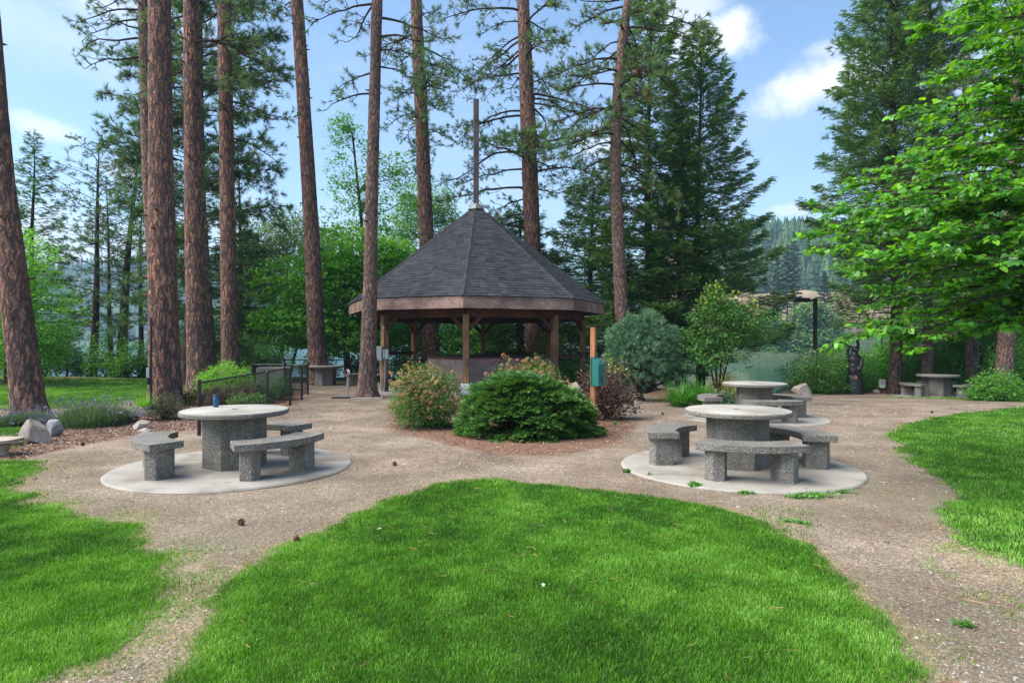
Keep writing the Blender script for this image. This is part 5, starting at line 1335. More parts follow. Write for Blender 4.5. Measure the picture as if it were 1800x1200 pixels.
leafy('woodland_tree', 'tall leafy tree far behind the farthest table, beside the lake', 'tree', GY(1700, 38), stem(1700, 38, 330, .2), [lobe(1690, 420, 38, 90, 90, 1), lobe(1780, 380, 38, 70, 90, 1), lobe(1720, 540, 38, 100, 60, 1)], 14000, LEAF4, .22, L_WOOD, group='right woodland', cr=.6, flat=.5, seed=12)

# the big heart leafed tree reaching in from the right
def redbud():
    base = np.array([8.7, 8.2, float(gz(8.7, 8.2))]); root = empty('heart_leafed_tree', base, 'big green tree with heart shaped leaves reaching in from the right edge', 'tree')
    mb = MB(); st = np.array([[8.7, 8.2, -.1, .2], [8.6, 8.1, 1.2, .17], [8.2, 8.0, 2.4, .14], [7.9, 7.8, 3.8, .10], [7.8, 7.8, 5.6, .05]]); q = smooth_path(resample(st, 20), 3)
    mb.tube(q[:, :3] - base, q[:, 3], 12)
    tips = []; LP = []; LD = []
    # main limbs end where the outline of the crown shows in the photograph
    ends = [(1430, 375, 8.2), (1470, 330, 7.6), (1500, 300, 8.6), (1440, 405, 7.9), (1490, 425, 7.2), (1540, 470, 7.4), (1480, 560, 8.2), (1560, 545, 7.2), (1620, 575, 7.0), (1600, 500, 8.4), (1680, 560, 7.6),
            (1590, 250, 7.8), (1640, 200, 8.4), (1600, 330, 7.0), (1560, 270, 8.6), (1660, 120, 8.2), (1720, 60, 8.4), (1760, 10, 8.0), (1700, 190, 7.2), (1750, 130, 7.4), (1700, 300, 6.8), (1640, 400, 6.6),
            (1750, 420, 6.6), (1780, 520, 7.4), (1740, 540, 8.6), (1790, 300, 6.6), (1660, 470, 7.0), (1570, 400, 7.0), (1790, 200, 7.6), (1730, 350, 8.2), (1660, 340, 8.4), (1520, 360, 8.0), (1590, 440, 7.8),
            (1850, 100, 7.4), (1880, 350, 7), (1860, 500, 7.6), (1830, -60, 8.2), (1780, -70, 8.0), (1530, 330, 7.3), (1680, 250, 8.0), (1740, 240, 7.0), (1550, 500, 8.3), (1640, 530, 8.2), (1700, 420, 7.6), (1760, 470, 7.2), (1620, 290, 7.5), (1520, 410, 8.5), (1580, 370, 8.6), (1775, 70, 7.0), (1690, 30, 8.6),
            (1470, 390, 8.8), (1500, 450, 8.4), (1620, 240, 9.0), (1530, 540, 7.8), (1590, 560, 8.0)]
    for _ in range(30):
        ends.append((rng.uniform(1570, 1900), rng.uniform(-60, 560), rng.uniform(6.6, 9.4)))
    ends = [e_ for e_ in ends if e_[1] > 420 - (e_[0] - 1430) * 1.75 - 60]
    for (px, py, Y) in ends:
        e = np.array(P(px, py, Y)); z = np.clip(e[2] - .22 * abs(e[0] - 8.2), 1.3, 5.2); j = np.argmin(np.abs(q[:, 2] - z)); s0 = q[j]
        n = 16; t = np.linspace(0, 1, n)[:, None]; L = np.linalg.norm(e - s0[:3])
        p = s0[:3] * (1 - t) + e * t + np.array([0, 0, .10 * L]) * np.sin(t * math.pi) - np.array([0, 0, .06]) * t ** 4 * L + rng.normal(0, .016 * L, (n, 3)) * np.sin(t * math.pi)
        p = smooth_path(p, 2); mb.tube(p - base, np.linspace(.034, .005, n), 7, cap=False)
        dm = e - s0[:3]; dm /= np.linalg.norm(dm)
        for i in range(int(L * 9)):
            u = rng.uniform(.25, 1.0) if i > 2 else .97; b0 = np.array([np.interp(u, np.linspace(0, 1, n), p[:, k]) for k in range(3)])
            sd = np.cross(dm, [0, 0, 1.]); d2 = dm * rng.uniform(.4, 1) + sd * rng.choice([-1, 1]) * rng.uniform(.1, 1.0) + np.array([0, 0, rng.uniform(-.35, .25)]); d2 /= np.linalg.norm(d2)
            l2 = rng.uniform(.2, .62) * (1.1 - .5 * u); m = 6; s = np.linspace(0, 1, m)[:, None]
            tw = b0 + s * l2 * d2 - np.array([0, 0, .10]) * s * s * l2 + rng.normal(0, .01, (m, 3)) * s; mb.tube(tw - base, np.linspace(.007, .0025, m), 4, cap=False)
            k = int(l2 * 40) + 1
            for a in range(k):
                v = (a + .7) / k; c = np.array([np.interp(v, s[:, 0], tw[:, x]) for x in range(3)]); sg = 1 if a % 2 else -1
                dd = d2 * .7 + np.cross(d2, [0, 0, 1.]) * sg * rng.uniform(.3, 1.1) + np.array([0, 0, -rng.uniform(.15, .75)]) + rng.normal(0, .15, 3); dd /= np.linalg.norm(dd)
                LP.append(c + dd * .035 + np.array([0, 0, -.01])); LD.append(dd)
    LP = np.array(LP); LD = np.array(LD); n = len(LP); fl = MB()
    fl.inst(HEART, LP - base, frames(LD, roll=rng.normal(0, .45, n)), .068 * rng.uniform(.5, 1.35, n), 0, np.clip(.22 * rng.random(n) + .78 * rng.random(n) ** 1.3, 0, 1))
    mb.build('trunk', BARK_GY, root); fl.build('crown', L_REDBUD, root); return n
print('redbud leaves', redbud())

# ------------------------------------------------------------------ shrubs and flowers
CLU = []
r_ = np.random.default_rng(5)
_v = []; _f = []
for i in range(26):
    d = r_.normal(size=3); d[2] = abs(d[2]); d /= np.linalg.norm(d); c = d * np.array([.5, .5, .32]); s = np.cross(d, r_.normal(size=3)); s /= np.linalg.norm(s); t_ = np.cross(d, s); k = len(_v)
    _v += [c - s * .13, c + t_ * .13 + d * .05, c + s * .13, c - t_ * .13 + d * .05]; _f.append([k, k + 1, k + 2, k + 3])
CLUST = (np.array(_v), np.array(_f))
def dome(name, label, px, Y, rw, h, n, T, size, lm, group=None, extra=None, rd=None, clump=9, cr=.12, flat=.8, shell=.6, stems=5, down=.0, zc=.45, seed=1, cat='shrub', limbs=24, bark=None, lift=.0, noise_k=.3, z=None):
    b_ = GY(px, Y); b_ = np.array(b_) + [0, 0, 0 if z is None else z]
    tr = []
    for i in range(stems):
        a = i * 2.4 + seed; e = b_ + np.array([math.cos(a) * rw * .5, math.sin(a) * (rd or rw) * .5, h * (.55 + lift * .5)])
        tr.append([[*b_ - [0, 0, .05], .022], [*(b_ * .4 + e * .6) + [0, 0, .0], .015], [*e, .008]])
    lb = [(b_ + [0, 0, h * (zc + lift)], np.array([rw, rd or rw, h * (1 - zc - lift)]), 1.0), (b_ + [0, 0, h * (.28 + lift)], np.array([rw * .92, (rd or rw) * .92, h * .28]), .5)]
    return leafy(name, label, cat, b_, None, lb, n, T, size, lm, bark or TWIG, group, clump, cr, flat, down, limbs, shell, trunks=tr, seed=seed, extra=extra, noise_k=noise_k)

# rusty flowering shrub and its neighbour behind the spruce
dome('flowering_shrub', 'rust coloured flowering shrub left of the spreading spruce', 747, 12.9, .76, 1.28, 17000, LEAF4, .042, L_SHRUB, extra=(FLOWER, CLUST, 430, .085, 1, .25), seed=21, cr=.13, limbs=60, group='rusty flowering shrubs')
dome('flowering_shrub', 'flowering shrub with rusty heads peeping over the spreading spruce', 930, 14.2, .95, 1.28, 12000, LEAF4, .042, L_SHRUB, extra=(FLOWER, CLUST, 260, .09, 1, .6), seed=22, cr=.13, limbs=50, group='rusty flowering shrubs', rd=.6)
# spreading spruce
def nest_spruce():
    C = G(922, 745); C = Vector((((922 - 900) / F) * 11.95, 11.95, C.z)); base = np.array(C); root = empty('spreading_spruce', base, 'wide low spreading spruce mound in front of the pavilion', 'shrub')
    rx, ry, rz = 1.22, 1.08, 1.10; XS = []; DS = []; TS = []
    nsh = 125
    for i in range(nsh):                                  # shelving fans of twigs, each a flat frond tilted a little down
        el = math.asin(min(.999, (i + .5) / nsh * 1.02)) ; az = i * 2.399 + rng.uniform(-.3, .3)
        lump = 1 + .24 * float(fbm(math.cos(az) * 1.6 + 5, math.sin(az) * 1.6 + el * 2, 2, 31))
        dr = np.array([math.cos(az), math.sin(az), 0]); sd = np.array([-dr[1], dr[0], 0])
        c = np.array([rx * math.cos(el) ** .8 * math.cos(az), ry * math.cos(el) ** .8 * math.sin(az), max(.07, rz * math.sin(el) ** .85)]) * [lump, lump, 1 + .5 * (lump - 1)]
        wd = rng.uniform(.16, .40); lg = rng.uniform(.30, .58); k = int(150 * (wd / .28) * (lg / .4))
        u = rng.random(k) ** .6; v = rng.uniform(-1, 1, k); vv = v * wd * (1.15 - .6 * u * u)
        tl = .18 + .75 * math.sin(el) ** 2 * 0 ; rise_ = math.sin(el) * .35 - .10
        p = c + dr * ((u - 1.0) * lg)[:, None] + sd * vv[:, None]; p[:, 2] += (u - 1) * lg * rise_ - .10 * np.abs(v) ** 2 * .6 - .05 * u * u + rng.normal(0, .014, k) + .02 * fbm(vv * 9 + i, u * 5, 2, i)
        d = dr * .9 + sd * (v * .75 + rng.normal(0, .25, k))[:, None]; d[:, 2] += rise_ + rng.normal(.05, .2, k)
        XS.append(p); DS.append(d); TS.append(np.clip(.25 + .45 * u + rng.normal(0, .2, k), 0, 1))
    p = np.concatenate(XS); d = np.concatenate(DS); t_ = np.concatenate(TS); kk = rng.random(len(p)) < .62; p = p[kk]; d = d[kk]; t_ = t_[kk]; p[:, 2] = np.maximum(p[:, 2], .03); n = len(p)
    fl = MB(); scatter_T(fl, SPRAYC, p, frames(d, roll=rng.normal(0, .5, n)), .105 * rng.uniform(.6, 1.3, n), 0, t_)
    q = rng.random(n) < .25; scatter_T(fl, SPRAYC, p[q] * [.82, .82, .8], frames(d[q]), .11, 0, t_[q] * .3)  # inner sprays in darker greens: shade between the fans put into the colour
    st = MB()
    for i in range(70):
        aa = rng.uniform(0, 6.28); e_ = rng.uniform(.08, 1.0); r1 = rng.uniform(.75, .95); p2 = np.array([rx * math.cos(aa) * math.cos(e_) * r1, ry * math.sin(aa) * math.cos(e_) * r1, rz * math.sin(e_) * r1])
        st.tube([[0, 0, .05], p2 * .5 + [0, 0, .05], p2], [.022, .012, .004], 4)
    st.build('stems', TWIG, root); fl.build('foliage', N_FIRY, root)
nest_spruce()
# purple brown shrub by the post
dome('purple_shrub', 'brown purple shrub with yellow tips behind the orange post', 1066, 14.1, .72, 1.3, 8500, LEAF4, .052, L_PURP, extra=(L_YEL, LEAF4, 110, .055, 1, .9), seed=23, cr=.14, limbs=80, stems=11, shell=.35, rd=.5, noise_k=.5)
# blue green long needled shrub
def blue_pine_shrub():
    base = np.array(GY(1130, 18.6)); root = empty('blue_pine_shrub', base, 'rounded blue green pine shrub with fine long needles right of the orange post', 'shrub')
    tp = np.array([[0, 0, -.05], [-.22, -.3, .3], [-.15, -.2, .8], [0, 0, 1.4]]); st = MB(); st.tube(smooth_path(resample(tp, 10), 2), np.linspace(.10, .04, 10), 10)
    lob = [(0, 0, 1.25, 1.0, .95), (-.55, .0, 1.55, .55, .75), (.1, -.1, 1.75, .5, .85), (.62, .05, 1.45, .52, .85), (-.75, -.1, .95, .5, .5), (.85, 0, .85, .5, .5), (.3, .1, 2.05, .25, .55), (-.35, 0, 2.0, .25, .5)]
    n = 5200; k_ = rng.choice(len(lob), n, p=np.array([1.6, 1, 1, 1, .7, .7, .35, .35]) / 6.7); LB = np.array(lob)[k_]; d = rdirs(n, .25); r = .5 + .5 * rng.random(n) ** .5
    pos = LB[:, :3] + d * (r * (1 + .25 * fbm(d[:, 0] * 3 + k_, d[:, 2] * 3, 2, 41)))[:, None] * np.stack([LB[:, 3], LB[:, 3] * .9, LB[:, 4]], 1)
    k = pos[:, 2] > .22; pos = pos[k]; d = d[k]; n = len(pos)
    dd = d * .6 + np.array([0, 0, .75]) + rng.normal(0, .3, (n, 3)); fl = MB(); scatter_T(fl, TUFT, pos, frames(dd, roll=rng.uniform(0, 6, n)), .15 * rng.uniform(.75, 1.25, n), 0)
    for i in rng.choice(n, 170, replace=False): 
        e = pos[i]; st.tube([[0, 0, max(.2, e[2] * .45)], e * [.5, .5, 0] + [0, 0, e[2] * .72], e], [.022, .012, .005], 4)
    st.build('stems', TWIG, root); fl.build('foliage', N_BLUE, root)
blue_pine_shrub()
leafy('leafy_shrub', 'tall airy green shrub in front of the pointed fir', 'shrub', GY(1262, 18.2), None, [lobe(1275, 560, 18.2, 68, 42, 1.2), lobe(1250, 610, 18.2, 52, 45, 1), lobe(1325, 575, 18.4, 42, 36, .6), lobe(1262, 530, 18.2, 32, 30, .4)], 8500, LEAF4, .085, L_SHRUB, TWIG, clump=9, cr=.2, flat=.6, seed=24, limbs=70, shell=.3,
      trunks=[[[*GY(1262, 18.2), .035], [*P(1256 + 14 * k_, 610, 18.2), .02], [*P(1262 + 26 * k_, 540, 18.2), .008]] for k_ in (-1, 0, 1, 2)], extra=(L_YEL, LEAF4, 170, .09, 1, 2.6), noise_k=.4)
# clumps of long arching blades
def blades(name, label, base, rad, n, L, w, m, group=None, up=1.1, extra=None, cat='plant', seg=4, thin=1.0, droop=.55, part='blades'):
    base = np.array(base); root = empty(name, base, label, cat, group); n = int(n)
    a = rng.uniform(0, 6.28, n); r = np.sqrt(rng.random(n)) * rad * .55; l = L * rng.uniform(.55, 1.1, n); out_ = rng.uniform(.1, 1.0, n) ** .8
    p0 = np.stack([r * np.cos(a), r * np.sin(a), 0 * a], 1); a2 = a + rng.normal(0, .5, n); dh = np.stack([np.cos(a2), np.sin(a2), 0 * a], 1); sd = np.stack([-dh[:, 1], dh[:, 0], 0 * a], 1)
    V = []; t = np.linspace(0, 1, seg)
    for k_ in range(seg):
        u = t[k_]; p = p0 + dh * (l * out_ * u * (.35 + .65 * u))[:, None]; p[:, 2] = l * (up * u * (1 - .35 * out_) - droop * out_ * u * u); p[:, 2] = np.maximum(p[:, 2], .005)
        ww = w * (1 - u) ** .6 * thin; V += [p - sd * (ww / 2 if k_ < seg - 1 else 0.0005), p + sd * (ww / 2 if k_ < seg - 1 else .0005)]
    V = np.stack(V, 1); k2 = 2 * seg; fa = np.array([[2 * i, 2 * i + 1, 2 * i + 3, 2 * i + 2] for i in range(seg - 1)])
    fa = (np.arange(n)[:, None, None] * k2 + fa[None]).reshape(-1, 4); b_ = MB(); tt = rng.random(n); b_.add(V.reshape(-1, 3), fa, 0, True, np.repeat(tt, seg - 1))
    b_.build(part, m, root)
    if extra:
        em, et, ne, es = extra; i = rng.choice(n, min(ne, n), replace=False); c = MB(); tip = V[i, -1]
        c.inst(et, tip, frames(V[i, -1] - V[i, -4] + np.array([0, 0, .02])), es * rng.uniform(.7, 1.3, len(i)), 0); c.build('flowers', em, root)
    return root
SPIKE = T_tuft(9, 25, .07, 77)
for i, (px, Y, rad, lb) in enumerate([(1195, 17.0, .40, 'big clump of arching green blades left of the middle right table'), (1232, 17.6, .38, 'clump of long blades just behind the small bench by the lake'), (1212, 18.6, .34, 'clump of blades farther back under the airy green shrub')]):
    blades('daylily_clump', lb, GY(px, Y), rad, 420, .85, .022, BLADE, 'clumps of long green blades')
blades('daylily_clump', 'smaller clump of blades between the bench and the table column', GY(1252, 16.6), .28, 240, .6, .02, BLADE, 'clumps of long green blades')
dome('yellow_shrub', 'small golden leaved shrub left of the middle right table top', 1272, 18.4, .48, .85, 3400, LEAF4, .06, L_YEL, seed=25, cr=.13)
dome('blue_spruce_shrub', 'tiny blue grey shrub beside the middle table column', 1281, 16.6, .28, .42, 1600, LEAFN, .06, N_BLUE, seed=26, cr=.08)
dome('faded_hydrangea', 'little shrub of faded pinkish blossom by the middle right table', 1268, 16.9, .26, .46, 700, LEAF4, .05, L_SHRUB, extra=(PINKD, CLUST, 60, .1, 1, .1), seed=27, cr=.08)
dome('leafy_shrub', 'broad green bush behind the pale lakeside boulder', 1437, 25.2, 1.25, 1.75, 12000, LEAF4, .085, L_SHRUB, seed=28, cr=.2, limbs=30, extra=(L_YEL, LEAF4, 200, .08, 1, .4), z=-.1)
dome('leafy_shrub', 'darker bush right behind the carved bear', 1500, 26.0, .95, 1.5, 8000, LEAF4, .085, L_WOOD, seed=29, cr=.2, limbs=24)
dome('leafy_shrub', 'dark green plant at the front right corner of the pavilion counter', 942, 20.4, .55, 1.25, 3500, LEAF4, .08, L_SHRUB, seed=30, cr=.16)
dome('leafy_shrub', 'bright shrub growing through the right pavilion bay', 966, 27.3, .6, 2.2, 4200, LEAF4, .10, L_MAPLE, seed=31, cr=.2)
dome('leafy_shrub', 'green shrub under the right corner of the pavilion roof', 1015, 24.5, .7, 1.1, 3500, LEAF4, .09, L_MAPLE, seed=32, cr=.2)
# woodland edge
for i, (px, Y, rw, h, m_, lb) in enumerate([(1752, 20.9, .8, .9, L_WOOD, 'undergrowth bush at the foot of the grey red right trunk'), (1795, 22.2, 1.0, 2.0, L_WOOD, 'leafy bush cut by the right picture edge'), (1790, 25.5, 1.5, 3.2, L_WOOD, 'tall leafy bush behind the grey red right trunk'),
        (1690, 26.2, .9, 1.5, L_WOOD, 'bush between the dark trunk and the farthest table'), (1630, 27.0, 1.1, 1.5, L_SHRUB, 'bush behind the farthest tabletop'), (1590, 28.5, 1.1, 1.9, L_WOOD, 'dim bush right of the large dark fir trunk'),
        (1668, 31.5, 1.4, 2.6, L_WOOD, 'bush deep in the woodland above the farthest bench'), (1532, 27.5, .8, 1.2, L_MAPLE, 'bright bush left of the large dark fir trunk'), (1470, 30.0, 1.2, 1.6, L_WOOD, 'low bush beyond the carved bear at the shore')]):
    dome('woodland_bush', lb, px, Y, rw, h, int(5200 * rw), LEAF4, .10, m_, seed=40 + i, cr=.22, group='woodland bushes', limbs=20)
# left garden
dome('lime_bush', 'lime green rounded bush behind the black fence', 397, 14.6 + 4.4, .80, 1.05, 11000, LEAFN, .085, L_LIME, seed=51, cr=.14, limbs=30, down=.1)
dome('pink_shrub', 'low dull pink brown shrub under the lime green bush', 392, 17.3, .50, .52, 4200, LEAF4, .035, L_PURP, extra=(PINKD, CLUST, 160, .04, 1, .1), seed=52, cr=.1)
dome('pink_shrub', 'dusty pink shrub behind the fence post left of the lime bush', 352, 17.6, .40, .50, 2600, LEAF4, .035, L_PURP, extra=(PINKD, CLUST, 110, .04, 1, .1), seed=53, cr=.1)
dome('pink_shrub', 'dusty pink low shrub right of the lime bush, behind the wire', 437, 18.0, .5, .6, 3600, LEAF4, .035, L_PURP, extra=(PINKD, CLUST, 130, .04, 1, .1), seed=54, cr=.1)
dome('box_shrub', 'small bright green shrub behind the table with the bottle', 437, 16.2, .46, .36, 4200, LEAF4, .045, L_SHRUB, seed=55, cr=.1, extra=(L_LIME, LEAF4, 300, .05, 1, .1))
dome('box_shrub', 'dark green shrub standing behind the wire near the fence corner', 492, 18.9, .40, .78, 4500, LEAF4, .045, L_SHRUB, seed=56, cr=.1)
dome('box_shrub', 'dark green shrub beside the second fence post', 465, 18.0, .36, .6, 3200, LEAF4, .045, L_SHRUB, seed=57, cr=.1)
dome('burgundy_shrub', 'dark red green shrub left of the table with the bottle', 291, 14.1, .42, .52, 5200, LEAFN, .05, L_BURG, seed=58, cr=.1, extra=(PINKD, CLUST, 120, .03, 1, .2))
dome('yellow_shrub', 'yellow orange foliage right of the broadest trunk foot', 330, 17.4, .36, .42, 1800, LEAFN, .05, L_YEL, seed=59, cr=.08)
blades('lime_grass_tuft', 'lime green grass tuft left of the broadest trunk foot', GY(257, 16.3), .34, 420, .5, .012, L_LIME, 'lime green grass tufts')
blades('lime_grass_tuft', 'flattened lime grass tuft beside the low garden stones', GY(225, 14.6), .34, 380, .34, .012, L_LIME, 'lime green grass tufts', droop=.8)
def lavender(label, px, Y, rw, h, n, seed):
    c = np.array(GY(px, Y)); root = blades('lavender', label, c, rw * 1.5, n, h, .007, LAVG, 'lavender bushes', up=1.15, extra=(LAVF, SPIKE, int(n * .22), .06), cat='plant', droop=.45, part='stems')
    fl = MB(); k = int(n * 1.2); a = rng.uniform(0, 6.28, k); r = np.sqrt(rng.random(k)); z = h * .55 * np.sqrt(np.maximum(0, 1 - r * r)) * rng.uniform(.5, 1.1, k); pos = np.stack([r * rw * np.cos(a), r * rw * .8 * np.sin(a), z + .02], 1)
    d = np.stack([np.cos(a) * r, np.sin(a) * r, .8 + 0 * a], 1) + rng.normal(0, .35, (k, 3)); scatter_T(fl, [T_tuft(7, 50, .035, 3)], pos, frames(d), .075 * rng.uniform(.7, 1.2, k)); fl.build('foliage', LAVG, root)
lavender('largest lavender bush with purple spikes left of the garden stones', 160, 13.05, .62, .62, 1500, 1)
lavender('right shoulder of lavender reaching towards the lime grass', 196, 13.5, .42, .52, 900, 2)
lavender('low lavender at the foot of the leaning left trunk', 52, 13.3, .42, .36, 900, 3)
lavender('grey lavender patch at the left of the leaning trunk foot', 22, 13.0, .34, .30, 600, 4)
# lakeside bushes on the left
for i, (px, Y, rw, h, lb) in enumerate([(185, 30.3, .9, 2.3, 'lakeside bush at the foot of the open pine group'), (225, 29.9, .9, 1.8, 'lakeside bush right of the thicker leaning pine'), (80, 29.8, 1.3, 2.6, 'dark bush under the bright layered tree'), (142, 30.6, .5, 1.2, 'small bush beside the little open conifer'),
        (300, 30, .9, 2.0, 'lakeside bush showing right of the broadest trunk'), (262, 30.6, .7, 1.4, 'low bush behind the thin black post'), (20, 29.5, 1.4, 3.0, 'dark bush at the far left behind the leaning trunk'),
        (395, 30.5, 1.4, 2.6, 'dark lakeside bush behind the straight reddish trunk'), (560, 30.2, 1.0, 1.3, 'low lakeside bush behind the pale fence'), (470, 31, 1.3, 2.0, 'shoreline bush behind the grey block'),
        (640, 29.8, 1.0, 1.2, 'low bush behind the slender front trunk'), (708, 29.5, 1.1, 1.6, 'bush seen between the left pavilion posts'), (848, 30.5, 1.4, 2.2, 'bush behind the pavilion counter')]):
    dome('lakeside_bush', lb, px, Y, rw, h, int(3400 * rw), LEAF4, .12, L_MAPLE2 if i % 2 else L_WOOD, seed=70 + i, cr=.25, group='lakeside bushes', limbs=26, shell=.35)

# near shore across the lake: trees standing at the water's edge
HZ = leafmat('far_shore_leaves', [(.05, .12, .03), (.09, .20, .04), (.15, .28, .06)], .6, .2)
for i, (px, Y, hh, w_, lb) in enumerate([(1352, 166, 12, 5, 'rounded dark tree on the far shore, leftmost in the gap'), (1374, 167, 9, 5, 'shore tree under the rocky slope, left of the tall pair'), (1405, 166, 14, 5.5, 'bright willow like tree on the far shore left of the lamp'), (1424, 168, 15, 5, 'pale tree on the far shore behind the lamp post'), (1452, 168, 13, 6, 'tree on the far shore right of the lamp'), (1335, 166, 8, 5, 'small rounded tree on the far shore by the fir edge'), (1389, 164, 7, 4.5, 'low bush like tree at the waterline across the lake, below the tall pair'), (1413, 163, 6, 4.5, 'low shrubby tree at the waterline across the lake, left of the lamp foot'), (1362, 163.5, 6, 4.5, 'low dark shrubby tree at the waterline by the fir edge'), (1437, 164, 7, 4.5, 'low shrubby tree at the waterline right behind the lamp post')]):
    X = (px - 900) / F * Y; b_ = np.array([X, Y, -2.4])
    leafy('far_shore_tree', lb, 'tree', b_, [[*b_, .3], [X, Y, b_[2] + hh * .6, .12]], [(b_ + [0, 0, hh * .35], np.array([w_ * .8, w_ * .6, hh * .34]), 1), (b_ + [w_ * .1, 0, hh * .7], np.array([w_ * .55, w_ * .5, hh * .3]), .8)], 3600, LEAF4, .9, HZ, group='trees across the lake', clump=8, cr=1.4, flat=.8, limbs=14, seed=80 + i, down=.5)
for i, (px, hh) in enumerate([(1384, 21), (1396, 25), (1366, 18), (1449, 19)]):
    lb = ['tall thin pine on the rocky shore across the lake, left of the pair', 'tallest thin pine on the rocky shore across the lake', 'slim conifer on the rocky shore by the fir edge', 'slim pine across the lake just right of the lamp'][i]
    Y = 182; X = (px - 900) / F * Y; root = spray_conifer(lb, px, Y, 0, r0=2.6, nb=60, nm=F_NEAR, tr=.28, dens=2.2, size=1.3, zb=hh * .42, group='pines across the lake', name='far_pine', m=BARK_GY, topz=hh + 1)
    root.location.z = float(znear(X, Y)) - .3
# ------------------------------------------------------------------ grass, gravel, litter
def inpoly_pts(poly, dens, feather=.12, off=0, wobble=.22, dfun=None):
    x0, y0 = poly.min(0) - feather; x1, y1 = poly.max(0) + feather
    n = int((x1 - x0) * (y1 - y0) * dens); x = rng.uniform(x0, x1, n); y = rng.uniform(y0, y1, n)
    vis = (y > 2.0) & (np.abs(x) < y * .92 + 1.0); x = x[vis]; y = y[vis]
    if dfun is not None: k = rng.random(len(x)) < dfun(y); x = x[k]; y = y[k]
    s = sdist(poly, x, y) + (fbm(x * 1.7, y * 1.7, 4, 3) * wobble + fbm(x * 7, y * 7, 3, 9) * .09) + off
    k = rng.random(len(x)) < sstep(-feather, feather * .6, s); return x[k], y[k], s[k]
def grass(name, x, y, hmin, hmax, w, m, lean=.55, z0=0.0, tint=None, bend=True):
    n = len(x); z = gz(x, y) + z0; a = rng.uniform(0, 6.28, n); h = rng.uniform(hmin, hmax, n) * (.8 + .3 * fbm(x * 2.5, y * 2.5, 2, 7) + .3 * fbm(x * 9, y * 9, 2, 8)); w = np.broadcast_to(w, (n,)) * rng.uniform(.7, 1.2, n)
    fa_ = rng.uniform(0, 6.28, n); dx = np.cos(a) * w / 2; dy = np.sin(a) * w / 2; l = h * lean * rng.uniform(.1, 1.3, n); lx = np.cos(fa_) * l + .15 * h * fbm(x * 1.2, y * 1.2, 2, 4); ly = np.sin(fa_) * l
    P0 = np.stack([x - dx, y - dy, z - .004], 1); P1 = np.stack([x + dx, y + dy, z - .004], 1); P4 = np.stack([x + lx, y + ly, z + h * .93], 1)
    b_ = MB(); t_ = np.clip(.42 + .42 * fbm(x * 1.1, y * 1.1, 3, 61) + .34 * fbm(x * 5, y * 5, 3, 62) + rng.normal(0, .2, n), 0, 1) if tint is None else tint
    if bend:
        P2 = np.stack([x - dx * .8 + lx * .35, y - dy * .8 + ly * .35, z + h * .6], 1); P3 = np.stack([x + dx * .8 + lx * .35, y + dy * .8 + ly * .35, z + h * .6], 1)
        V = np.stack([P0, P1, P3, P2, P4], 1).reshape(-1, 3); i = np.arange(n)[:, None] * 5
        b_.add(V, i + np.array([[0, 1, 2, 3]]), 0, False, t_); b_.L.append((i + np.array([[3, 2, 4]]), 0, False, t_.astype(np.float32)))
    else:
        V = np.stack([P0, P1, P4], 1).reshape(-1, 3); b_.add(V, np.arange(3 * n).reshape(-1, 3), 0, False, t_)
    return tag(b_.build(name, m), kind='stuff')
df = lambda y: np.clip((4.2 / y) ** 1.3, 0, 1)
x, y, s = inpoly_pts(LAWN_A, 21000, .09, -.02, .16, df); grass('lawn_grass', x, y, .022, .052, .0033 * np.maximum(1, (y / 4.2)) ** .9, GRASS)
x, y, s = inpoly_pts(LAWN_B, 19000, .16, 0, .24, df); grass('lawn_grass', x, y, .022, .05, .0035 * np.maximum(1, (y / 4.2)) ** .9, GRASS)
df2 = lambda y: np.clip((8. / y) ** 1.5, 0, 1)
x, y, s = inpoly_pts(LAWN_C, 4200, .15, 0, .2, df2); grass('lawn_grass', x, y, .03, .055, .009 * np.maximum(1, (y / 8.)), GRASS, bend=False)
x, y, s = inpoly_pts(LAWN_D, 900, .2, 0, .15); grass('lawn_grass', x, y, .03, .06, .022, GRASS, bend=False)
x, y, s = inpoly_pts(LAWN_E, 900, .3, 0, .25); grass('lawn_grass', x, y, .03, .06, .024, GRASS, bend=False)
x, y, s = inpoly_pts(LAWN_E2, 380, .3, 0, .25); grass('lawn_grass', x, y, .05, .14, .03, GRASS, bend=False)
x, y, s = inpoly_pts(LAWN_F, 1800, .15, 0, .15); grass('lawn_grass', x, y, .03, .055, .014, GRASS, bend=False)
# dry fringe: straw and sparse green along the near lawn edges and over the crossing path
x, y, s = inpoly_pts(LAWN_B, 1700, .45, .25, .4, df); k = (s < .36) & (fbm(x * 2, y * 2, 2, 77) > -.1); grass('dry_grass', x[k], y[k], .008, .03, .005, DRYG, 1.6)
x, y, s = inpoly_pts(LAWN_A, 2600, .22, .12, .2, df); k = (s < .24) & (x < 2.5); grass('dry_grass', x[k], y[k], .008, .025, .005, DRYG, 1.6)
CROSS = poly_px([(170, 990), (300, 950), (440, 985), (430, 1060), (330, 1110), (180, 1110)])
x, y, s = inpoly_pts(CROSS, 2600, .3, -.1, .45); k = fbm(x * 3, y * 3, 3, 15) > .05; grass('sparse_grass', x[k], y[k], .012, .035, .005, GRASS, 1.0)
x, y, s = inpoly_pts(LAWN_B, 2600, .45, .22, .5, df); k = (s < .45) & (fbm(x * 3.3, y * 3.3, 3, 18) > .0); grass('sparse_grass', x[k], y[k], .012, .035, .0048, GRASS, 1.0)
RGR = poly_px([(1290, 880), (1380, 890), (1440, 920), (1420, 950), (1330, 915)])
x, y, s = inpoly_pts(RGR, 1800, .25, -.05, .4); k = fbm(x * 3.5, y * 3.5, 3, 25) > .12; grass('sparse_grass', x[k], y[k], .015, .04, .006, GRASS, .8)
RG2 = poly_px([(1660, 960), (1800, 1000), (1800, 1200), (1720, 1100)])
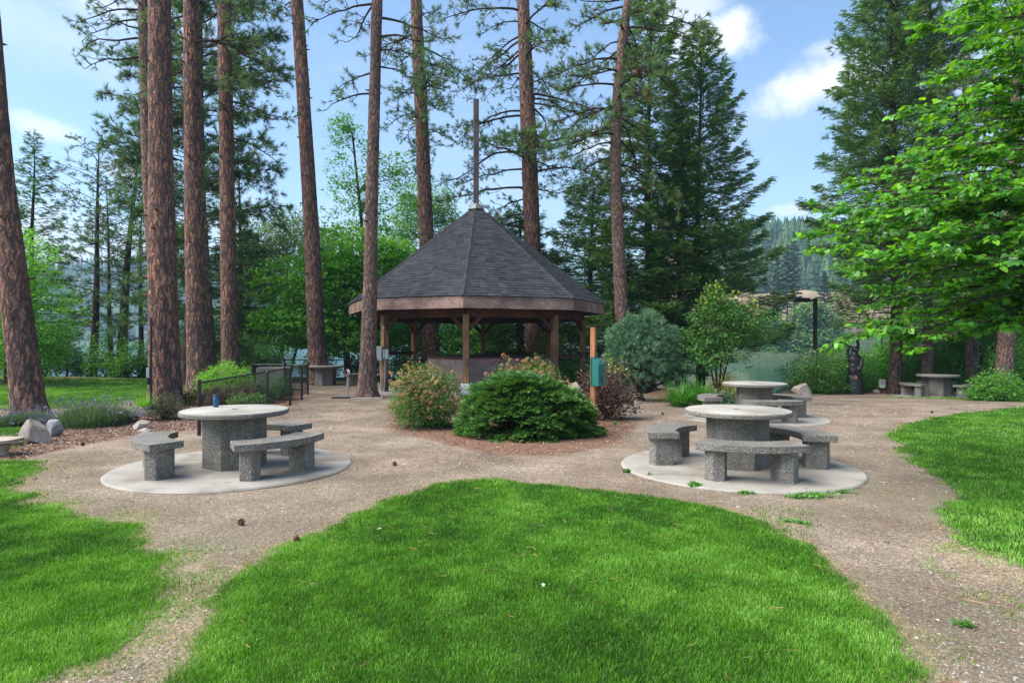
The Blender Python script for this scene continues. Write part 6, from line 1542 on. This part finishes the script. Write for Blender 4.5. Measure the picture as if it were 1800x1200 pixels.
x, y, s = inpoly_pts(RG2, 2600, .3, 0, .4); k = fbm(x * 2.8, y * 2.8, 3, 26) > .02; grass('dry_grass', x[k], y[k], .008, .03, .005, DRYG, 1.6)
k = fbm(x * 3.8, y * 3.8, 3, 27) > .22; grass('sparse_grass', x[k], y[k], .012, .035, .005, GRASS, .8)
x, y, s = inpoly_pts(DRY, 350, .3); grass('dry_grass', x, y, .02, .05, .02, DRYG, .8, bend=False)

# pebbles on the path
def stone_T(seed):
    r = np.random.default_rng(seed); V = np.array([[1, 0, 0], [0, 1, 0], [-1, 0, 0], [0, -1, 0], [.5, .5, .55], [-.5, .45, .6], [-.45, -.5, .5], [.5, -.5, .6]]) * r.uniform(.7, 1.15, (8, 3)); V[:, 2] = np.maximum(V[:, 2], 0) 
    return V * [1, .75, .55], np.array([[0, 1, 4], [1, 5, 4], [1, 2, 5], [2, 6, 5], [2, 3, 6], [3, 7, 6], [3, 0, 7], [0, 4, 7], [4, 5, 6], [4, 6, 7]])
STN = [stone_T(i) for i in range(4)]
def pebm():
    m, t = mat('path_pebbles'); a = tintattr(t)
    c = ramp(t, a, [(0, (.09, .078, .068)), (.35, (.17, .145, .12)), (.65, (.24, .20, .165)), (.85, (.34, .30, .26)), (1, (.50, .47, .43))]); out(t, princ(t, c, .85, **{'Specular IOR Level': .25})); return m
PEBM = pebm()
pads_ = [(X, Y, R) for _, X, Y, R in PADS]
n = 190000; y = 2.6 + 15 * rng.random(n) ** 1.9; x = rng.uniform(-1, 1, n) * (y * .83 + .3)
lw = np.maximum.reduce([sdist(LAWN_A, x, y), sdist(LAWN_B, x, y), sdist(LAWN_C, x, y), sdist(MULCHC, x, y) - .1, sdist(MULCHL, x, y) - .1, sdist(LAWN_F, x, y)])
k = (lw < -.02) | (rng.random(n) < .03)
for X, Y, R in pads_: k &= (x - X) ** 2 + (y - Y) ** 2 > (R + .02) ** 2
dens_ = .35 + .65 * sstep(-.1, .5, fbm(x * .9, y * .9, 3, 44)) ; k &= rng.random(n) < dens_; x = x[k]; y = y[k]; n = len(x)
sc = .0052 * np.exp(rng.normal(0, .42, n)) * np.maximum(1, y / 6.5); big = rng.random(n) < .012; sc[big] *= rng.uniform(1.5, 2.5, big.sum())
a = rng.uniform(0, 6.28, n); fr = np.zeros((n, 3, 3)); fr[:, 0, 0] = np.cos(a); fr[:, 0, 1] = np.sin(a); fr[:, 1, 0] = -np.sin(a); fr[:, 1, 1] = np.cos(a); fr[:, 2, 2] = 1
b_ = MB(); scatter_T(b_, STN, np.stack([x, y, gz(x, y) - .001], 1), fr, sc); tag(b_.build('gravel_pebbles', PEBM), kind='stuff')
# bark chips in the beds
def chips(name, poly, n, size, m, cols=None):
    x0, y0 = poly.min(0); x1, y1 = poly.max(0); x = rng.uniform(x0, x1, n); y = rng.uniform(y0, y1, n); k = sdist(poly, x, y) + fbm(x * 2, y * 2, 3, 4) * .25 > 0; x = x[k]; y = y[k]; n = len(x)
    T = (np.array([[-1, -.3, 0], [1, -.22, 0], [1.1, .25, .1], [-.9, .3, .12]]), np.array([[0, 1, 2, 3]])); d = rdirs(n); d[:, 2] *= .35
    b_ = MB(); b_.inst(T, np.stack([x, y, gz(x, y) + .008], 1), frames(d, roll=rng.normal(0, .3, n)), size * rng.uniform(.5, 1.5, n)); return tag(b_.build(name, m), kind='stuff')
CHIP = leafmat('bark_chips', [(.07, .035, .022), (.16, .09, .06), (.27, .17, .12), (.42, .32, .25)], .85, 0)
chips('bark_chips', MULCHL, 34000, .02, CHIP); chips('bark_chips', MULCHC, 16000, .018, CHIP); chips('bark_chips', MULCHF, 7000, .022, CHIP); chips('bark_chips', MULCHR, 6000, .022, CHIP)
# fallen needles and straws on path and lawn
NEED = leafmat('fallen_needles', [(.22, .085, .035), (.34, .16, .07), (.45, .30, .17)], .8, 0)
def litter(name, n, xr, yr, L, w, dens=None, lift=.004, m=NEED):
    x = rng.uniform(*xr, n); y = rng.uniform(*yr, n); k = np.abs(x) < y * .83
    if dens is not None: k &= rng.random(n) < dens(x, y)
    x = x[k]; y = y[k]; n = len(x); z = gz(x, y) + (lift(x, y) if callable(lift) else lift)
    a = rng.uniform(0, 6.28, n); l = L * rng.uniform(.5, 1.2, n); bx = rng.normal(0, .18, n) * l; w_ = w * np.maximum(1, y / 6)
    dx = np.cos(a); dy = np.sin(a); V = []
    for u, b2 in ((-.5, 0), (0, 1), (.5, 0)):
        for sg in (-1, 1): V.append(np.stack([x + dx * l * u - dy * (bx * b2 + sg * w_ / 2), y + dy * l * u + dx * (bx * b2 + sg * w_ / 2), z + rng.uniform(0, .006, n)], 1))
    V = np.stack(V, 1).reshape(-1, 3); i = np.arange(n)[:, None, None] * 6; b_ = MB(); b_.add(V, (i + np.array([[0, 1, 3, 2], [2, 3, 5, 4]])[None]).reshape(-1, 4), 0, False, np.repeat(rng.random(n), 2))
    return tag(b_.build(name, m), kind='stuff')
onp = lambda x, y: np.where(np.maximum.reduce([sdist(LAWN_A, x, y), sdist(LAWN_B, x, y), sdist(LAWN_C, x, y)]) < 0, sstep(-.15, .5, fbm(x * .8, y * .8, 3, 71)), 0)
litter('fallen_pine_needles', 26000, (-9, 13), (3, 20), .11, .0022, onp)
litter('fallen_pine_needles', 9000, (-9, 13), (12, 24), .12, .003, lambda x, y: np.where(np.abs(x) > -1, sstep(.0, .5, fbm(x * .5, y * .5, 3, 73)), 0))
litter('fallen_pine_needles', 1500, (-6, 7.5), (6.5, 16.5), .09, .0022, lambda x, y: np.maximum.reduce([((x - X) ** 2 + (y - Y) ** 2 < (R - .1) ** 2) * sstep(.2, .5, np.hypot(x - X, y - Y) / R) for X, Y, R in pads_]) * .5, .034)
litter('straws_on_lawn', 210, (-3, 3.4), (3, 8), .10, .0018, lambda x, y: (sdist(LAWN_A, x, y) > 0).astype(float), .052)
# weeds along the right pad, leaves strewn on the lawn
def weed(px, py, n, L, lb, spread=.1):
    n = int(n * 1.7)
    g_ = np.array(G(px, py)); root = empty('weed', g_, lb, 'plant', 'weeds by the right pad'); b_ = MB(); d = rdirs(n, .5)
    a = rng.uniform(0, 6.28, n); pos = np.stack([np.cos(a), np.sin(a) * .5, 0 * a], 1) * rng.random(n)[:, None] * spread; pos[:, 2] = rng.uniform(.003, L * .6, n)
    b_.inst(LEAFM, pos, frames(d), L * .62 * rng.uniform(.4, 1.2, n), 0); b_.build('leaves', WEED, root)
    s_ = MB(); 
    for i in range(min(n, 9)): s_.tube([[pos[i][0] * .5, pos[i][1] * .5, -.01], pos[i]], [.003, .002], 4)
    s_.build('stems', WEED, root)
for px, py, n, L, sp, lb in [(1102, 830, 26, .06, .06, 'upright weed at the left rim of the right pad'), (1144, 838, 16, .05, .05, 'small weed beside the left rim of the right pad'), (1222, 856, 30, .075, .08, 'taller weed at the front left rim of the right pad'),
        (1310, 868, 16, .06, .08, 'low weed at the middle front rim of the right pad'), (1400, 875, 40, .055, .14, 'leafy weeds left of the long green patch at the pad rim'), (1435, 873, 90, .06, .26, 'long patch of green weeds along the front rim of the right pad'),
        (1480, 866, 40, .05, .16, 'weed patch at the right end of the pad rim'), (1385, 917, 22, .045, .09, 'small grassy weed on the path before the right pad'), (1413, 920, 22, .045, .09, 'second grassy weed on the path before the right pad'), (1697, 1100, 26, .05, .07, 'little green weed on the right path'), (1080, 745, 20, .07, .1, 'seedling in the bark beside the orange post')]:
    weed(px, py, n, L, lb, sp)
DL = leafmat('strewn_leaves', [(.25, .32, .22), (.40, .42, .30), (.5, .5, .42)], .6, .1)
for i, (px, py, lb) in enumerate([(662, 940, 'pale fallen leaf upper left on the middle lawn'), (955, 1044, 'pale fallen leaf in the middle of the lawn'), (1756, 808, 'pale fallen leaf on the right lawn'), (856, 1002, 'tiny white scrap on the middle lawn')]):
    b_ = MB(); b_.inst(LEAF4, np.zeros((1, 3)), frames(np.array([[1, .3, .25]])), .05 if i < 3 else .03, 0, np.array([.6])); o = b_.build('fallen_leaf', DL); o.location = G(px, py) + Vector((0, 0, .05)); o.rotation_euler = (0, 0, i * 1.3); tag(o, lb, 'leaf', 'pale scraps on the grass')

# ------------------------------------------------------------------ summer haze over the lake
hm, ht = mat('haze_air')
pv = nd(ht, 'ShaderNodeVolumePrincipled', {'Color': (.42, .60, .82, 1), 'Density': .00045, 'Anisotropy': .2})
ht.links.new(pv.outputs[0], nd(ht, 'ShaderNodeOutputMaterial').inputs[1])
b_ = MB(); b_.box((0, 1500, 95), (5600, 3900, 206)); b_.V = [v for v in b_.V]; hz = b_.build('haze', hm); tag(hz, kind='stuff')
